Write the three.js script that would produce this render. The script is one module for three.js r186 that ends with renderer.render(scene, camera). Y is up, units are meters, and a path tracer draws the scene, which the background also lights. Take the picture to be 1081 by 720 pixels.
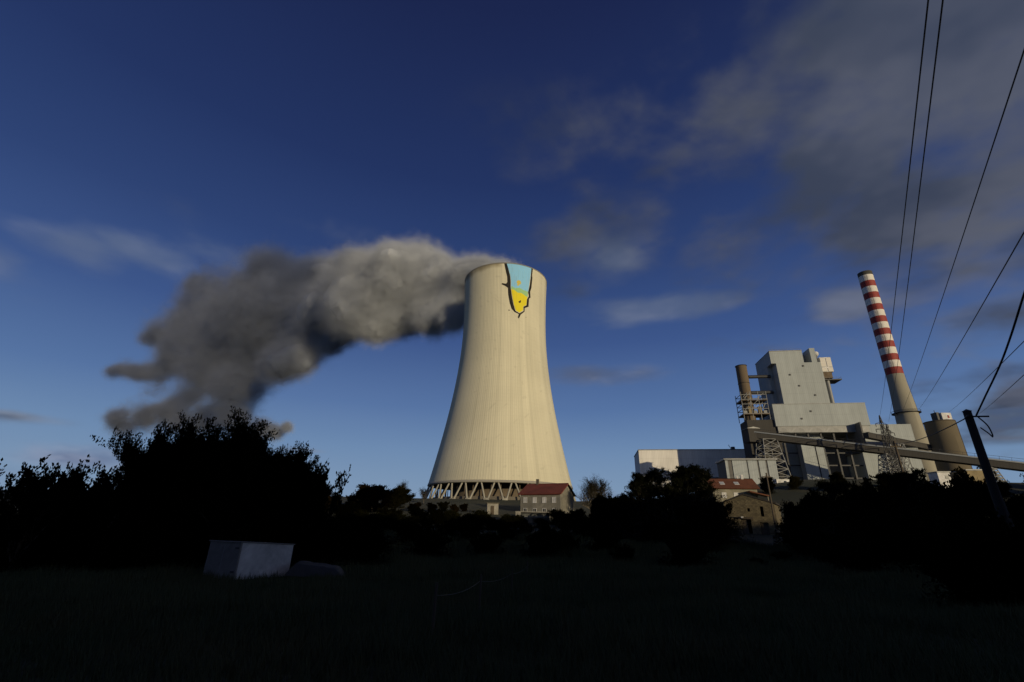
import * as THREE from 'three';
import { MarchingCubes } from 'three/addons/objects/MarchingCubes.js';
import { mergeGeometries, mergeVertices } from 'three/addons/utils/BufferGeometryUtils.js';

// ---------------------------------------------------------------- camera
const scene = new THREE.Scene();
const D2R = Math.PI / 180;
const camera = new THREE.PerspectiveCamera(2 * Math.atan(360 / 490) / D2R, 1024 / 682, 0.1, 9000);
camera.rotation.order = 'YXZ';
camera.position.set(0, 1.7, 0);
camera.rotation.set(21.57 * D2R, 0, 1.155 * D2R);
scene.add(camera);

// ---------------------------------------------------------------- noise
function rng(seed) {
  let s = seed | 0;
  return () => { s = (s + 0x6d2b79f5) | 0; let t = Math.imul(s ^ (s >>> 15), 1 | s); t = (t + Math.imul(t ^ (t >>> 7), 61 | t)) ^ t; return ((t ^ (t >>> 14)) >>> 0) / 4294967296; };
}
const PERM = new Uint8Array(512);
{ const r = rng(11), p = Array.from({ length: 256 }, (_, i) => i); for (let i = 255; i > 0; i--) { const j = Math.floor(r() * (i + 1)); [p[i], p[j]] = [p[j], p[i]]; } for (let i = 0; i < 512; i++) PERM[i] = p[i & 255]; }
const VAL = new Float32Array(256); { const r = rng(5); for (let i = 0; i < 256; i++) VAL[i] = r(); }
const fade = (t) => t * t * t * (t * (t * 6 - 15) + 10);
function n3(x, y, z) {                                   // value noise, 0..1
  const X = Math.floor(x), Y = Math.floor(y), Z = Math.floor(z), u = fade(x - X), v = fade(y - Y), w = fade(z - Z);
  const h = (i, j, k) => VAL[PERM[PERM[PERM[(X + i) & 255] + ((Y + j) & 255)] + ((Z + k) & 255)]];
  const l = (a, b, t) => a + (b - a) * t;
  return l(l(l(h(0, 0, 0), h(1, 0, 0), u), l(h(0, 1, 0), h(1, 1, 0), u), v), l(l(h(0, 0, 1), h(1, 0, 1), u), l(h(0, 1, 1), h(1, 1, 1), u), v), w);
}
function fbm(x, y, z, oct = 5) { let s = 0, a = 0.5, t = 0; for (let i = 0; i < oct; i++) { s += a * n3(x, y, z); t += a; a *= 0.5; x = x * 2.03 + 17.1; y = y * 2.03 + 9.2; z = z * 2.03 + 3.7; } return s / t; }
const sst = (a, b, x) => { const t = Math.min(1, Math.max(0, (x - a) / (b - a))); return t * t * (3 - 2 * t); };
const lin = (c) => (c <= 0.04045 ? c / 12.92 : ((c + 0.055) / 1.055) ** 2.4);

// ---------------------------------------------------------------- sky and sun
const SUN_AZ = 31 * D2R, SUN_EL = 8 * D2R;               // behind the camera, to the right
const SUN = new THREE.Vector3(Math.sin(SUN_AZ) * Math.cos(SUN_EL), Math.sin(SUN_EL), Math.cos(SUN_AZ) * Math.cos(SUN_EL));
const SKY_STOPS = [[0, 130, 152, 178], [4, 122, 148, 178], [8, 108, 137, 174], [13, 86, 115, 161], [21, 61, 86, 137], [30, 46, 67, 115], [40, 35, 52, 97], [57, 27, 38, 77], [90, 22, 31, 65]]
  .map(([e, r, g, b]) => [e, lin(r / 255), lin(g / 255), lin(b / 255)]);
// banks of cloud: azimuth (0 = ahead, + = right), elevation, half widths in degrees, strength
const BANKS = [                                          // last: 0 grey, 1 pale, -1 dark
  [53, 39, 23, 13, 1.3, 0.15], [32, 42, 16, 9, 0.9, 0], [49, 26, 19, 10, 1.0, 0], [14, 34, 12, 6.5, 0.92, 0], [33, 31, 16, 7, 0.82, 0], [14.5, 31, 5, 3, 1.35, 0.75], [19, 24.6, 9.5, 1.9, 1.5, 0.9], [11, 17, 8, 1.3, 0.85, 0.6], [38.5, 21.8, 4, 2.4, 1.25, 0.6],
  [50, 10, 8, 3.4, 1.25, -1], [-53, 19.8, 6, 2.2, 1.0, 1], [-47.5, 22.4, 5.5, 2.2, 1.1, 1], [-42, 24.3, 5.5, 2.0, 1.0, 1], [-35, 26, 6.5, 1.9, 0.75, 0.9], [-26, 27.6, 8, 1.8, 0.6, 0.8], [-47, 7.7, 4, 0.7, 1, 0], [-41, 4.7, 5, 1.2, 1.1, 0.9], [-22, 7.2, 6, 0.35, 0.5, 0], [48, 17, 10, 3.4, 0.6, 0], [8, 45, 16, 6, 0.4, 0], [-25, 30, 18, 4, 0.36, 0.5],
  [-49, 3.2, 8, 0.8, 0.6, 1], [20, 3.5, 30, 1.4, 0.3, 1], [88, 36, 24, 10, 0.85, 0], [120, 20, 24, 6, 0.7, 0], [165, 33, 26, 9, 0.75, 0], [-150, 24, 26, 7, 0.7, 0], [-105, 30, 24, 8, 0.7, 0.5], [-85, 9, 18, 2, 0.8, 0], [100, 8, 22, 2.4, 0.8, -0.5], [-170, 9, 28, 2.2, 0.7, 0], [60, 66, 40, 10, 0.5, 0], [-120, 64, 40, 9, 0.4, 0],
];
{
  const W = 3072, H = 1536, data = new Float32Array(W * H * 4);
  for (let j = 0; j < H; j++) {
    const el = ((j + 0.5) / H - 0.5) * 180;
    if (el < -1) { for (let i = 0; i < W; i++) { const o = (j * W + i) * 4; data[o] = 0.05; data[o + 1] = 0.06; data[o + 2] = 0.075; data[o + 3] = 1; } continue; }
    let k = 0; while (k < SKY_STOPS.length - 2 && SKY_STOPS[k + 1][0] < el) k++;
    const A = SKY_STOPS[k], B = SKY_STOPS[k + 1], t = Math.min(1, Math.max(0, (el - A[0]) / (B[0] - A[0])));
    const base = [1, 2, 3].map((c) => A[c] + (B[c] - A[c]) * t), dy = Math.sin(el * D2R), dh = Math.cos(el * D2R);
    const near = BANKS.filter((b) => Math.abs(el - b[1]) < b[3] * 2.6 + 2);
    for (let i = 0; i < W; i++) {
      const phi = ((i + 0.5) / W - 0.5) * 2 * Math.PI, dx = Math.cos(phi) * dh, dz = Math.sin(phi) * dh;
      const az = Math.atan2(dx, -dz) / D2R, o = (j * W + i) * 4;
      let cover = 0, tone = 0, thin = 0, tw = 1e-6;
      for (const [a, e, wa, we, s, tn] of near) {
        let da = Math.abs(az - a); if (da > 180) da = 360 - da;
        if (da > wa * 2.6) continue;
        const k = s * Math.exp(-((da / wa) ** 2) - ((el - e) / we) ** 2); cover = Math.max(cover, k); tone += tn * k * k; tw += k * k; if (we < 3.2) thin += k * k;
      }
      let r = base[0], g = base[1], b = base[2];
      const haze = 0.05 * (fbm(dx * 3 + 4, dy * 9, dz * 3, 3) - 0.5);
      r *= 1 + haze * 2; g *= 1 + haze; b *= 1 + haze * 0.6;
      const ang = Math.acos(Math.min(1, dx * SUN.x + dy * SUN.y + dz * SUN.z)) / D2R, glow = 0.7 * Math.exp(-((ang / 18) ** 2));   // bright air round the low sun, added out of view to warm the shade
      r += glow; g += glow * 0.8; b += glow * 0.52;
      if (cover > 0.02) {
        const s = 1 / (dy + 0.12), px = dx * s * 2.1, pz = dz * s * 2.1;
        const wv = fbm(px * 0.9 + 3, pz * 0.9, 8.1, 3), fp = fbm(px * 1.6 + wv * 1.4, 2.3, pz * 1.6 + wv, 6), f = fp + (fbm(dx * 5 + wv, dy * 22, dz * 5, 5) - fp) * thin / tw, f2 = fbm(dx * 14, dy * 26, dz * 14, 5);
        const dens = cover * 1.12 + (f - 0.5) * 1.45 + (f2 - 0.5) * 0.74 - 0.34, al = Math.min(0.88, sst(-0.12, 1.08, dens) * sst(0.02, 0.3, cover));
        const br = sst(0.33, 0.7, fbm(px * 1.9 + 7, 5.5, pz * 1.9 + 2, 4)), low = sst(30, 3, el), tn = tone / tw, pale = Math.max(0, tn), dark = Math.max(0, -tn);
        const cr = (0.043 + 0.046 * br + 0.1 * low * (0.4 + br) + 0.045 * pale) * (1 - 0.55 * dark), cg = (0.052 + 0.044 * br + 0.1 * low * (0.4 + br) + 0.075 * pale) * (1 - 0.55 * dark), cb = (0.076 + 0.045 * br + 0.1 * low * (0.5 + br) + 0.16 * pale) * (1 - 0.5 * dark);
        r += (cr - r) * al; g += (cg - g) * al; b += (cb - b) * al;
      }
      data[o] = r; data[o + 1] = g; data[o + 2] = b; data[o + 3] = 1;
    }
  }
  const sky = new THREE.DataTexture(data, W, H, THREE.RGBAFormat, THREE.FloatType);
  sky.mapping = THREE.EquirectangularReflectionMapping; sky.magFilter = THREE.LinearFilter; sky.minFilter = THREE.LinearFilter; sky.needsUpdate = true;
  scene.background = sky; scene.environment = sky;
}
const sun = new THREE.DirectionalLight(new THREE.Color().setRGB(1, 0.83, 0.53), 2.9);
sun.name = 'sun'; sun.position.copy(SUN).multiplyScalar(1500); sun.target.position.set(0, 0, 0);
sun.castShadow = true; sun.shadow.radius = 1; sun.shadow.mapSize.set(4096, 4096);
Object.assign(sun.shadow.camera, { left: -600, right: 600, top: 400, bottom: -300, near: 10, far: 3500 });
scene.add(sun, sun.target);
const renderer = new THREE.WebGLRenderer({ antialias: true });
renderer.setSize(1024, 682); renderer.shadowMap.enabled = true;
renderer.toneMapping = THREE.LinearToneMapping; renderer.toneMappingExposure = 1;

// ---------------------------------------------------------------- helpers
const taken = new Map();
function numbered(n) { const k = taken.get(n) ?? 0; taken.set(n, k + 1); return k ? n + '_' + String(k).padStart(3, '0') : n; }
function tag(o, label, category, group, kind) { Object.assign(o.userData, { label, category }); if (group) o.userData.group = group; if (kind) o.userData.kind = kind; return o; }
function lit(o) { o.castShadow = true; o.receiveShadow = true; return o; }
function thing(name, label, category, [x, y, z] = [0, 0, 0], turn = 0, group) {
  const o = new THREE.Group(); o.name = numbered(name); o.position.set(x, y, z); o.rotation.y = turn; scene.add(o);
  return tag(o, label, category, group);
}
function part(name, geo, mat, parent, label) {
  const m = lit(new THREE.Mesh(Array.isArray(geo) ? merge(geo) : geo, mat)); m.name = name; if (label) m.userData.label = label; parent.add(m); return m;
}
function solo(name, geo, mat, label, category, group, at = [0, 0, 0]) {
  const m = lit(new THREE.Mesh(Array.isArray(geo) ? merge(geo) : geo, mat)); m.name = numbered(name); m.position.set(...at); scene.add(m); return tag(m, label, category, group);
}
function structure(name, geo, mat) { const m = lit(new THREE.Mesh(geo, mat)); m.name = name; m.userData.kind = 'structure'; scene.add(m); return m; }
function copyOf(root, [x, y, z], turn, s = 1, label) {
  const c = root.clone(); c.name = numbered(root.name.replace(/_\d{3}$/, '')); c.position.set(x, y, z); c.rotation.y = turn; if (Array.isArray(s)) c.scale.set(...s); else c.scale.setScalar(s);
  c.userData = { ...root.userData }; if (label) c.userData.label = label; scene.add(c); return c;
}
function merge(list) {
  return mergeGeometries(list.map((g) => { const q = g.index ? g.toNonIndexed() : g; for (const k of Object.keys(q.attributes)) if (!['position', 'normal', 'uv'].includes(k)) q.deleteAttribute(k); return q; }));
}
function box(x0, x1, y0, y1, z0, z1) {                   // uv in metres
  const w = x1 - x0, h = y1 - y0, d = z1 - z0, g = new THREE.BoxGeometry(w, h, d).toNonIndexed(), uv = g.attributes.uv, nn = g.attributes.normal;
  g.translate((x0 + x1) / 2, (y0 + y1) / 2, (z0 + z1) / 2);
  const p = g.attributes.position;
  for (let i = 0; i < uv.count; i++) { const ax = Math.abs(nn.getX(i)), ay = Math.abs(nn.getY(i)); uv.setXY(i, ax > 0.5 ? p.getZ(i) : p.getX(i), ay > 0.5 ? p.getZ(i) : p.getY(i)); }
  return g;
}
function prism(pts, z0, z1) {                            // polygon in x,y pulled along z, uv in metres
  return new THREE.ExtrudeGeometry(new THREE.Shape(pts.map(([x, y]) => new THREE.Vector2(x, y))), { depth: z1 - z0, bevelEnabled: false }).translate(0, 0, z0);
}
function bar(a, b, r0, r1 = r0, sides = 6) {
  const A = new THREE.Vector3(...a), B = new THREE.Vector3(...b), d = B.clone().sub(A), L = d.length();
  return new THREE.CylinderGeometry(r1, r0, L, sides, 1).translate(0, L / 2, 0).applyQuaternion(new THREE.Quaternion().setFromUnitVectors(new THREE.Vector3(0, 1, 0), d.normalize())).translate(...a);
}
function cyl(x, z, y0, y1, r0, r1, sides = 32) { return new THREE.CylinderGeometry(r1, r0, y1 - y0, sides, 1).translate(x, (y0 + y1) / 2, z); }
function tex(w, h, fn, srgb = true, rx = 1, ry = 1) {     // fn(u, v) -> [r, g, b] 0..1 sRGB
  const d = new Uint8Array(w * h * 4);
  for (let j = 0; j < h; j++) for (let i = 0; i < w; i++) { const c = fn((i + 0.5) / w, (j + 0.5) / h), o = (j * w + i) * 4; for (let k = 0; k < 3; k++) d[o + k] = Math.min(255, Math.max(0, c[k] * 255)); d[o + 3] = 255; }
  const t = new THREE.DataTexture(d, w, h); t.wrapS = t.wrapT = THREE.RepeatWrapping; t.magFilter = THREE.LinearFilter; t.minFilter = THREE.LinearMipmapLinearFilter; t.generateMipmaps = true;
  if (srgb) t.colorSpace = THREE.SRGBColorSpace; t.repeat.set(rx, ry); t.needsUpdate = true; return t;
}
const per = (u, v, su, sv, z, oct) => { // tileable noise
  const a = u * Math.PI * 2, b = v * Math.PI * 2, k = 1 / (Math.PI * 2);
  return fbm(Math.cos(a) * su * k + 20, Math.sin(a) * su * k + 20 + Math.cos(b) * sv * k, Math.sin(b) * sv * k + z, oct);
};
const gray = tex(256, 256, (u, v) => { const n = 0.8 + 0.28 * (per(u, v, 6, 6, 3, 5) - 0.5) + 0.16 * (per(u, v, 40, 40, 9, 3) - 0.5); return [n, n, n]; }, true, 1 / 9, 1 / 9);
const sheet = tex(512, 256, (u, v) => {                   // ribbed cladding with runs of dirt and sheet joints
  const rib = 0.02 * Math.sin(u * Math.PI * 2 * 24), joint = ((v * 4) % 1) < 0.03 ? -0.05 : 0, n = 0.86 + rib + joint + 0.09 * (per(u, v, 20, 2, 5, 4) - 0.5) + 0.07 * (per(u, v, 5, 5, 2, 4) - 0.5);
  return [n, n * 0.995, n * 0.98];
}, true, 1 / 24, 1 / 24);
function mat(r, g, b, rough = 0.9, map = gray, extra = {}) { return new THREE.MeshStandardMaterial({ color: new THREE.Color().setRGB(r, g, b), roughness: rough, map, ...extra }); }
const soot = tex(512, 128, (u, v) => { const n = 0.9 + 0.16 * (per(u, v, 60, 2, 8, 3) - 0.5) + 0.1 * (per(u, v, 14, 4, 3, 4) - 0.5) - 0.22 * sst(0.6, 0.75, per(u, v, 34, 1.2, 15, 3)); return [n, n * 0.985, n * 0.96]; });
const M = {
  concrete: mat(0.42, 0.39, 0.33), white: mat(0.92, 0.9, 0.87, 0.7), cladding: mat(0.45, 0.49, 0.505, 0.75, sheet), paleCladding: mat(0.97, 0.94, 0.92, 0.8, sheet), pylon: mat(0.07, 0.065, 0.06, 0.6), darkSteel: mat(0.05, 0.05, 0.055, 0.6), steel: mat(0.3, 0.3, 0.3, 0.5),
  galv: mat(0.36, 0.36, 0.35, 0.5), darkSheet: mat(0.17, 0.165, 0.16, 0.9, sheet), blackSheet: mat(0.075, 0.07, 0.065, 1, sheet), rust: mat(0.22, 0.16, 0.1, 0.9), roofRed: mat(0.26, 0.055, 0.035), roofOrange: mat(0.2, 0.065, 0.025), render: mat(0.3, 0.28, 0.23), cream: mat(0.34, 0.31, 0.23), tan: mat(0.42, 0.33, 0.18),
  stone: mat(0.16, 0.14, 0.1), wood: mat(0.12, 0.09, 0.06), poleWood: mat(0.022, 0.02, 0.018), cable: mat(0.012, 0.012, 0.013, 0.6), redPaint: mat(0.33, 0.035, 0.025, 0.7, soot), whitePaint: mat(0.86, 0.83, 0.78, 0.7, soot),
  glass: new THREE.MeshPhysicalMaterial({ color: 0x1a2024, roughness: 0.08, metalness: 0, specularIntensity: 1 }),
};

// ---------------------------------------------------------------- ground
const PROFILE = [[-400, 30], [-130, 28.4], [-62, 27.3], [-45, 20], [-12, 1.2], [0, 0], [30, -1.7], [52, -2.1], [72, -0.6], [95, 1.3], [118, 4], [150, 7], [185, 10.4], [230, 11], [420, 12], [900, 15], [2200, 32], [5000, 60]];
function groundY(x, z) {
  const d = -z; let i = 0; while (i < PROFILE.length - 2 && PROFILE[i + 1][0] < d) i++;
  const [d0, h0] = PROFILE[i], [d1, h1] = PROFILE[i + 1], t = Math.min(1, Math.max(0, (d - d0) / (d1 - d0)));
  let h = h0 + (h1 - h0) * (0.5 * t + 0.5 * t * t * (3 - 2 * t));
  h += sst(40, 130, x) * sst(100, 205, d) * 11;
  h += (fbm(x * 0.03, 1.5, z * 0.03, 3) - 0.5) * (d < -20 ? 2.2 : d < 160 ? 0.7 : 0.5);
  h += (fbm(x * 0.35, 4.5, z * 0.35, 2) - 0.5) * 0.14;
  if (d > 900) h += (fbm(x * 0.0016, 7.5, z * 0.0016, 4) - 0.45) * Math.min(40, (d - 900) * 0.03);
  return h;
}
{
  const axis = (n, lo, hi, k) => Array.from({ length: n + 1 }, (_, i) => { const t = i / n * 2 - 1, s = Math.sinh(Math.abs(t) * k) / Math.sinh(k); return t < 0 ? lo * s : hi * s; });
  const xs = axis(200, -5200, 5200, 6.6), zs = axis(260, 420, -5000, 5.9), pos = [], uv = [], idx = [];
  for (const z of zs) for (const x of xs) { pos.push(x, groundY(x, z), z); uv.push(x / 37, z / 37); }
  const n = xs.length; for (let j = 0; j < zs.length - 1; j++) for (let i = 0; i < n - 1; i++) { const a = j * n + i; idx.push(a, a + 1, a + n, a + 1, a + n + 1, a + n); }
  const g = new THREE.BufferGeometry(); g.setAttribute('position', new THREE.Float32BufferAttribute(pos, 3)); g.setAttribute('uv', new THREE.Float32BufferAttribute(uv, 2)); g.setIndex(idx); g.computeVertexNormals();
  const t = tex(1024, 1024, (u, v) => { const a = per(u, v, 7, 7, 1, 5), b = per(u, v, 90, 90, 6, 3), s = 0.75 + 0.5 * (b - 0.5), k = sst(0.4, 0.62, a); return [(0.15 + 0.08 * k) * s, (0.185 + 0.04 * k) * s, (0.06 + 0.03 * k) * s]; });
  structure('ground', g, new THREE.MeshStandardMaterial({ map: t, roughness: 1 }));
}
const onGround = (x, z, dy = 0) => [x, groundY(x, z) + dy, z];

// ---------------------------------------------------------------- cooling tower
{
  const CX = -3.8, CZ = -212, FOOT = 10.6, LIP = 17.2, TOP = 116.6, TH = 92, A = 20.25, B = 64;
  const R = (y) => (y > TH ? A * Math.sqrt(1 + ((y - TH) / 88) ** 2) : A * Math.sqrt(1 + ((y - TH) / B) ** 2));
  const t = thing('cooling_tower', 'huge pale concrete cooling tower with a blue and yellow mural at its rim', 'cooling tower', [CX, 0, CZ]);
  const N = 160, V = 90, pos = [], uv = [], idx = [];
  const prof = [];
  for (let j = 0; j <= V; j++) { const y = LIP + (TOP - LIP) * j / V; prof.push([R(y), y, j / V]); }
  for (let j = V; j >= 0; j--) { const y = LIP + (TOP - LIP) * j / V; prof.push([R(y) - 0.5 - 0.4 * (1 - j / V), y, j / V]); }
  prof.push([R(LIP), LIP, 0]);
  for (const [r, y, v] of prof) for (let i = 0; i <= N; i++) { const a = i / N * Math.PI * 2; pos.push(Math.sin(a) * r, y, Math.cos(a) * r); uv.push(i / N, v); }
  for (let j = 0; j < prof.length - 1; j++) for (let i = 0; i < N; i++) { const a = j * (N + 1) + i, b = a + 1, c = a + N + 1; idx.push(a, b, c, b, c + 1, c); }
  let g = new THREE.BufferGeometry(); g.setAttribute('position', new THREE.Float32BufferAttribute(pos, 3)); g.setAttribute('uv', new THREE.Float32BufferAttribute(uv, 2)); g.setIndex(idx); g.computeVertexNormals();
  // concrete: pour rings, formwork ribs, long rain streaks and a grimy rim
  const col = tex(2048, 1024, (u, v) => {
    const st = per(u, 0.13, 150, 1, 4, 3), st2 = per(u, v, 60, 1.4, 7, 4), st3 = per(u, v, 260, 0.8, 12, 2), cl = per(u, v, 9, 7, 2, 5);
    let n = 0.795 + 0.04 * (st - 0.5) + 0.09 * (st2 - 0.5) + 0.04 * (st3 - 0.5) + 0.08 * (cl - 0.5);
    if ((v * 62) % 1 < 0.09) n -= 0.012;
    const streak = sst(0.63, 0.78, per(u, v, 70, 0.9, 19, 3)); n -= 0.04 * streak;
    const grime = sst(0.965, 0.998, v + 0.03 * (per(u, v, 40, 2, 31, 4) - 0.5)) * sst(0.42, 0.6, per(u, 0.4, 14, 1, 23, 3)); n -= 0.24 * grime;
    const fleck = sst(0.73, 0.8, per(u, v, 90, 60, 41, 2)); n -= 0.03 * fleck;
    return [n, n * 0.968 - 0.02 * grime, n * 0.845 - 0.05 * grime];
  });
  const bump = tex(2048, 64, (u) => { const s = Math.abs(((u * 180) % 1) - 0.5) < 0.12 ? 1 : 0.2; return [s, s, s]; }, false);
  const shellMat = new THREE.MeshStandardMaterial({ map: col, roughness: 0.95, bumpMap: bump, bumpScale: 0.05 });
  part('shell', g, shellMat, t);
  const ring = (y0, y1, out, inn) => new THREE.LatheGeometry([[R(y0) - inn, y0], [R(y0) + out, y0], [R(y1) + out, y1], [R(y1) - inn, y1], [R(y0) - inn, y0]].map(([r, y]) => new THREE.Vector2(r, y)), 160);
  part('rim_ring', ring(TOP + 0.01, TOP + 0.5, 0.08, 0.9), mat(0.44, 0.41, 0.34), t);
  part('lip_beam', ring(LIP - 0.9, LIP - 0.02, 0.12, 1.2), mat(0.5, 0.47, 0.4), t);
  const legMat = mat(0.5, 0.47, 0.39);
  for (let k = 0; k < 30; k++) {
    const a0 = (k + 0.35) / 30 * Math.PI * 2;
    for (const s of [-1, 1]) {
      const f = a0 + s * 0.018, h = a0 + s * 0.082, rf = R(LIP) + 1.7, rh = R(LIP) - 0.4;
      part('leg', bar([Math.sin(f) * rf, FOOT - 0.4, Math.cos(f) * rf], [Math.sin(h) * rh, LIP - 0.85, Math.cos(h) * rh], 0.36, 0.32, 8), legMat, t);
    }
    part('footing', box(-1.0, 1.0, FOOT - 2.2, FOOT - 0.05, -0.6, 0.6).rotateY(a0).translate(Math.sin(a0) * (R(LIP) + 1.75), 0, Math.cos(a0) * (R(LIP) + 1.75)), legMat, t);
  }
  part('basin_wall', new THREE.LatheGeometry([[29, 7], [29.6, 7], [29.6, 11.4], [29, 11.4], [29, 7]].map(([r, y]) => new THREE.Vector2(r, y)), 96), mat(0.22, 0.19, 0.15), t);
  part('fill_packing', new THREE.LatheGeometry([[21, 8], [21, 16.9], [0.1, 16.9]].map(([r, y]) => new THREE.Vector2(r, y)), 96), mat(0.22, 0.17, 0.12), t);  // brown kept dark, painting in part of the shade inside the tower
  for (let k = 0; k < 48; k++) { const a = (k + 0.2) / 48 * Math.PI * 2; part('louvre_post', box(-0.14, 0.14, 8, 16.8, -0.12, 0.12).rotateY(a).translate(Math.sin(a) * 27.8, 0, Math.cos(a) * 27.8), mat.post ??= mat(0.2, 0.15, 0.1), t); }
  // the mural: a broken opening painted with a blue sky over a yellow ground, black cracks round it
  const cv = document.createElement('canvas'); cv.width = 512; cv.height = 768; const c = cv.getContext('2d');
  // metres: x 0..16 (arc from -2 to 14), y 86..116.6
  const X = (m) => (m + 3) / 18 * 512, Y = (y) => (TOP - y) / (TOP - 86) * 768;
  const poly = (pts, fill) => { c.beginPath(); pts.forEach(([x, y], i) => (i ? c.lineTo(X(x), Y(y)) : c.moveTo(X(x), Y(y)))); c.closePath(); c.fillStyle = fill; c.fill(); };
  const black = '#15120f';
  poly([[-0.6, 116.6], [0.9, 116.6], [1.5, 113], [2.3, 110], [2.6, 107.5], [2.7, 104], [3.4, 99], [4.2, 95], [5.2, 91.6], [7.2, 90.6], [9.3, 92.3], [9.2, 94.5], [10.8, 95.6], [11.1, 99], [12.1, 101], [11.6, 103], [12.4, 107], [12.9, 112], [13.0, 116.6], [13.9, 116.6], [13.6, 112.5], [13.9, 112.0], [13.5, 106], [12.8, 103.5], [13.1, 100.6], [12.2, 99.6], [12.0, 95.2], [9.9, 94], [9.8, 92], [7.9, 90.1], [7.0, 87.8], [6.4, 88.3], [6.9, 90.2], [4.9, 90.8], [3.4, 92.4], [2.4, 95.5], [1.6, 100], [1.4, 103.4], [0.3, 104.3], [-1.6, 105.3], [-1.4, 105.9], [0.5, 105.6], [1.1, 106.6], [0.9, 109.5], [0.2, 112.5]], black);
  poly([[0.6, 116.6], [13.0, 116.6], [12.6, 112], [12.1, 107], [11.5, 103], [11.0, 99], [10.7, 95.7], [9.1, 94.7], [9.0, 92.6], [7.2, 91.0], [5.4, 91.9], [4.4, 95], [3.6, 99], [2.9, 104], [2.8, 107.5], [2.4, 110], [1.6, 113]], '#84bde0');
  poly([[3.45, 100], [3.0, 103.0], [4.5, 102.6], [6.2, 101.4], [8, 101.6], [10, 100.6], [11.2, 100.2], [11.0, 99], [10.7, 95.7], [9.1, 94.7], [9.0, 92.6], [7.2, 91.0], [5.4, 91.9], [4.4, 95], [3.6, 99]], '#d9c822');
  poly([[3.1, 103], [3.05, 104.6], [5, 103.6], [7, 104.2], [9, 103.4], [11.5, 103.2], [11.3, 100.2], [10, 100.6], [8, 101.6], [6.2, 101.4], [4.5, 102.6]], '#93bd86');
  const dot = (x, y, rx, ry, f) => { c.beginPath(); c.ellipse(X(x), Y(y), rx * 28.4, ry * 25.1, 0, 0, 7); c.fillStyle = f; c.fill(); };
  dot(6.6, 107, 1.1, 1.2, '#c2b152'); dot(6.2, 105.6, 0.5, 0.5, '#c2b152'); dot(7.2, 96.6, 0.55, 0.5, '#3a2c12'); dot(7.6, 97.2, 0.3, 0.4, '#3a2c12'); dot(2.2, 91.6, 0.3, 0.3, '#3a342a'); dot(10.6, 89.2, 0.22, 0.22, '#7a705c');
  { const q = rng(66); c.globalCompositeOperation = 'source-atop'; for (let i = 0; i < 260; i++) { c.fillStyle = q() > 0.5 ? 'rgba(190,178,150,' + (0.04 + 0.1 * q()) + ')' : 'rgba(60,55,45,' + (0.03 + 0.07 * q()) + ')'; c.fillRect(q() * 512, q() * 768, 1 + q() * 7, 20 + q() * 160); } for (let i = 0; i < 900; i++) { c.fillStyle = 'rgba(195,182,152,' + (0.15 + 0.35 * q()) + ')'; c.fillRect(q() * 512, q() * 768, 1 + q() * 4, 1 + q() * 5); } c.globalCompositeOperation = 'source-over'; }
  const mp = [], mu = [], mi = [], MN = 24, MV = 40;
  for (let j = 0; j <= MV; j++) for (let i = 0; i <= MN; i++) { const y = 87.3 + (TOP - 87.3) * j / MV, a = (-3 + 18 * i / MN) / 20.6, r = R(y) + 0.06; mp.push(Math.sin(a) * r, y - 0.02, Math.cos(a) * r); mu.push(i / MN, j / MV); }
  for (let j = 0; j < MV; j++) for (let i = 0; i < MN; i++) { const a = j * (MN + 1) + i; mi.push(a, a + 1, a + MN + 1, a + 1, a + MN + 2, a + MN + 1); }
  g = new THREE.BufferGeometry(); g.setAttribute('position', new THREE.Float32BufferAttribute(mp, 3)); g.setAttribute('uv', new THREE.Float32BufferAttribute(mu, 2)); g.setIndex(mi); g.computeVertexNormals();
  const mt = new THREE.CanvasTexture(cv); mt.colorSpace = THREE.SRGBColorSpace; mt.magFilter = THREE.LinearFilter;
  part('mural', g, new THREE.MeshStandardMaterial({ map: mt, roughness: 0.9, alphaTest: 0.5, transparent: false, side: THREE.DoubleSide }), t, 'blue and yellow mural with black cracked edges hanging from the rim');
}

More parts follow.
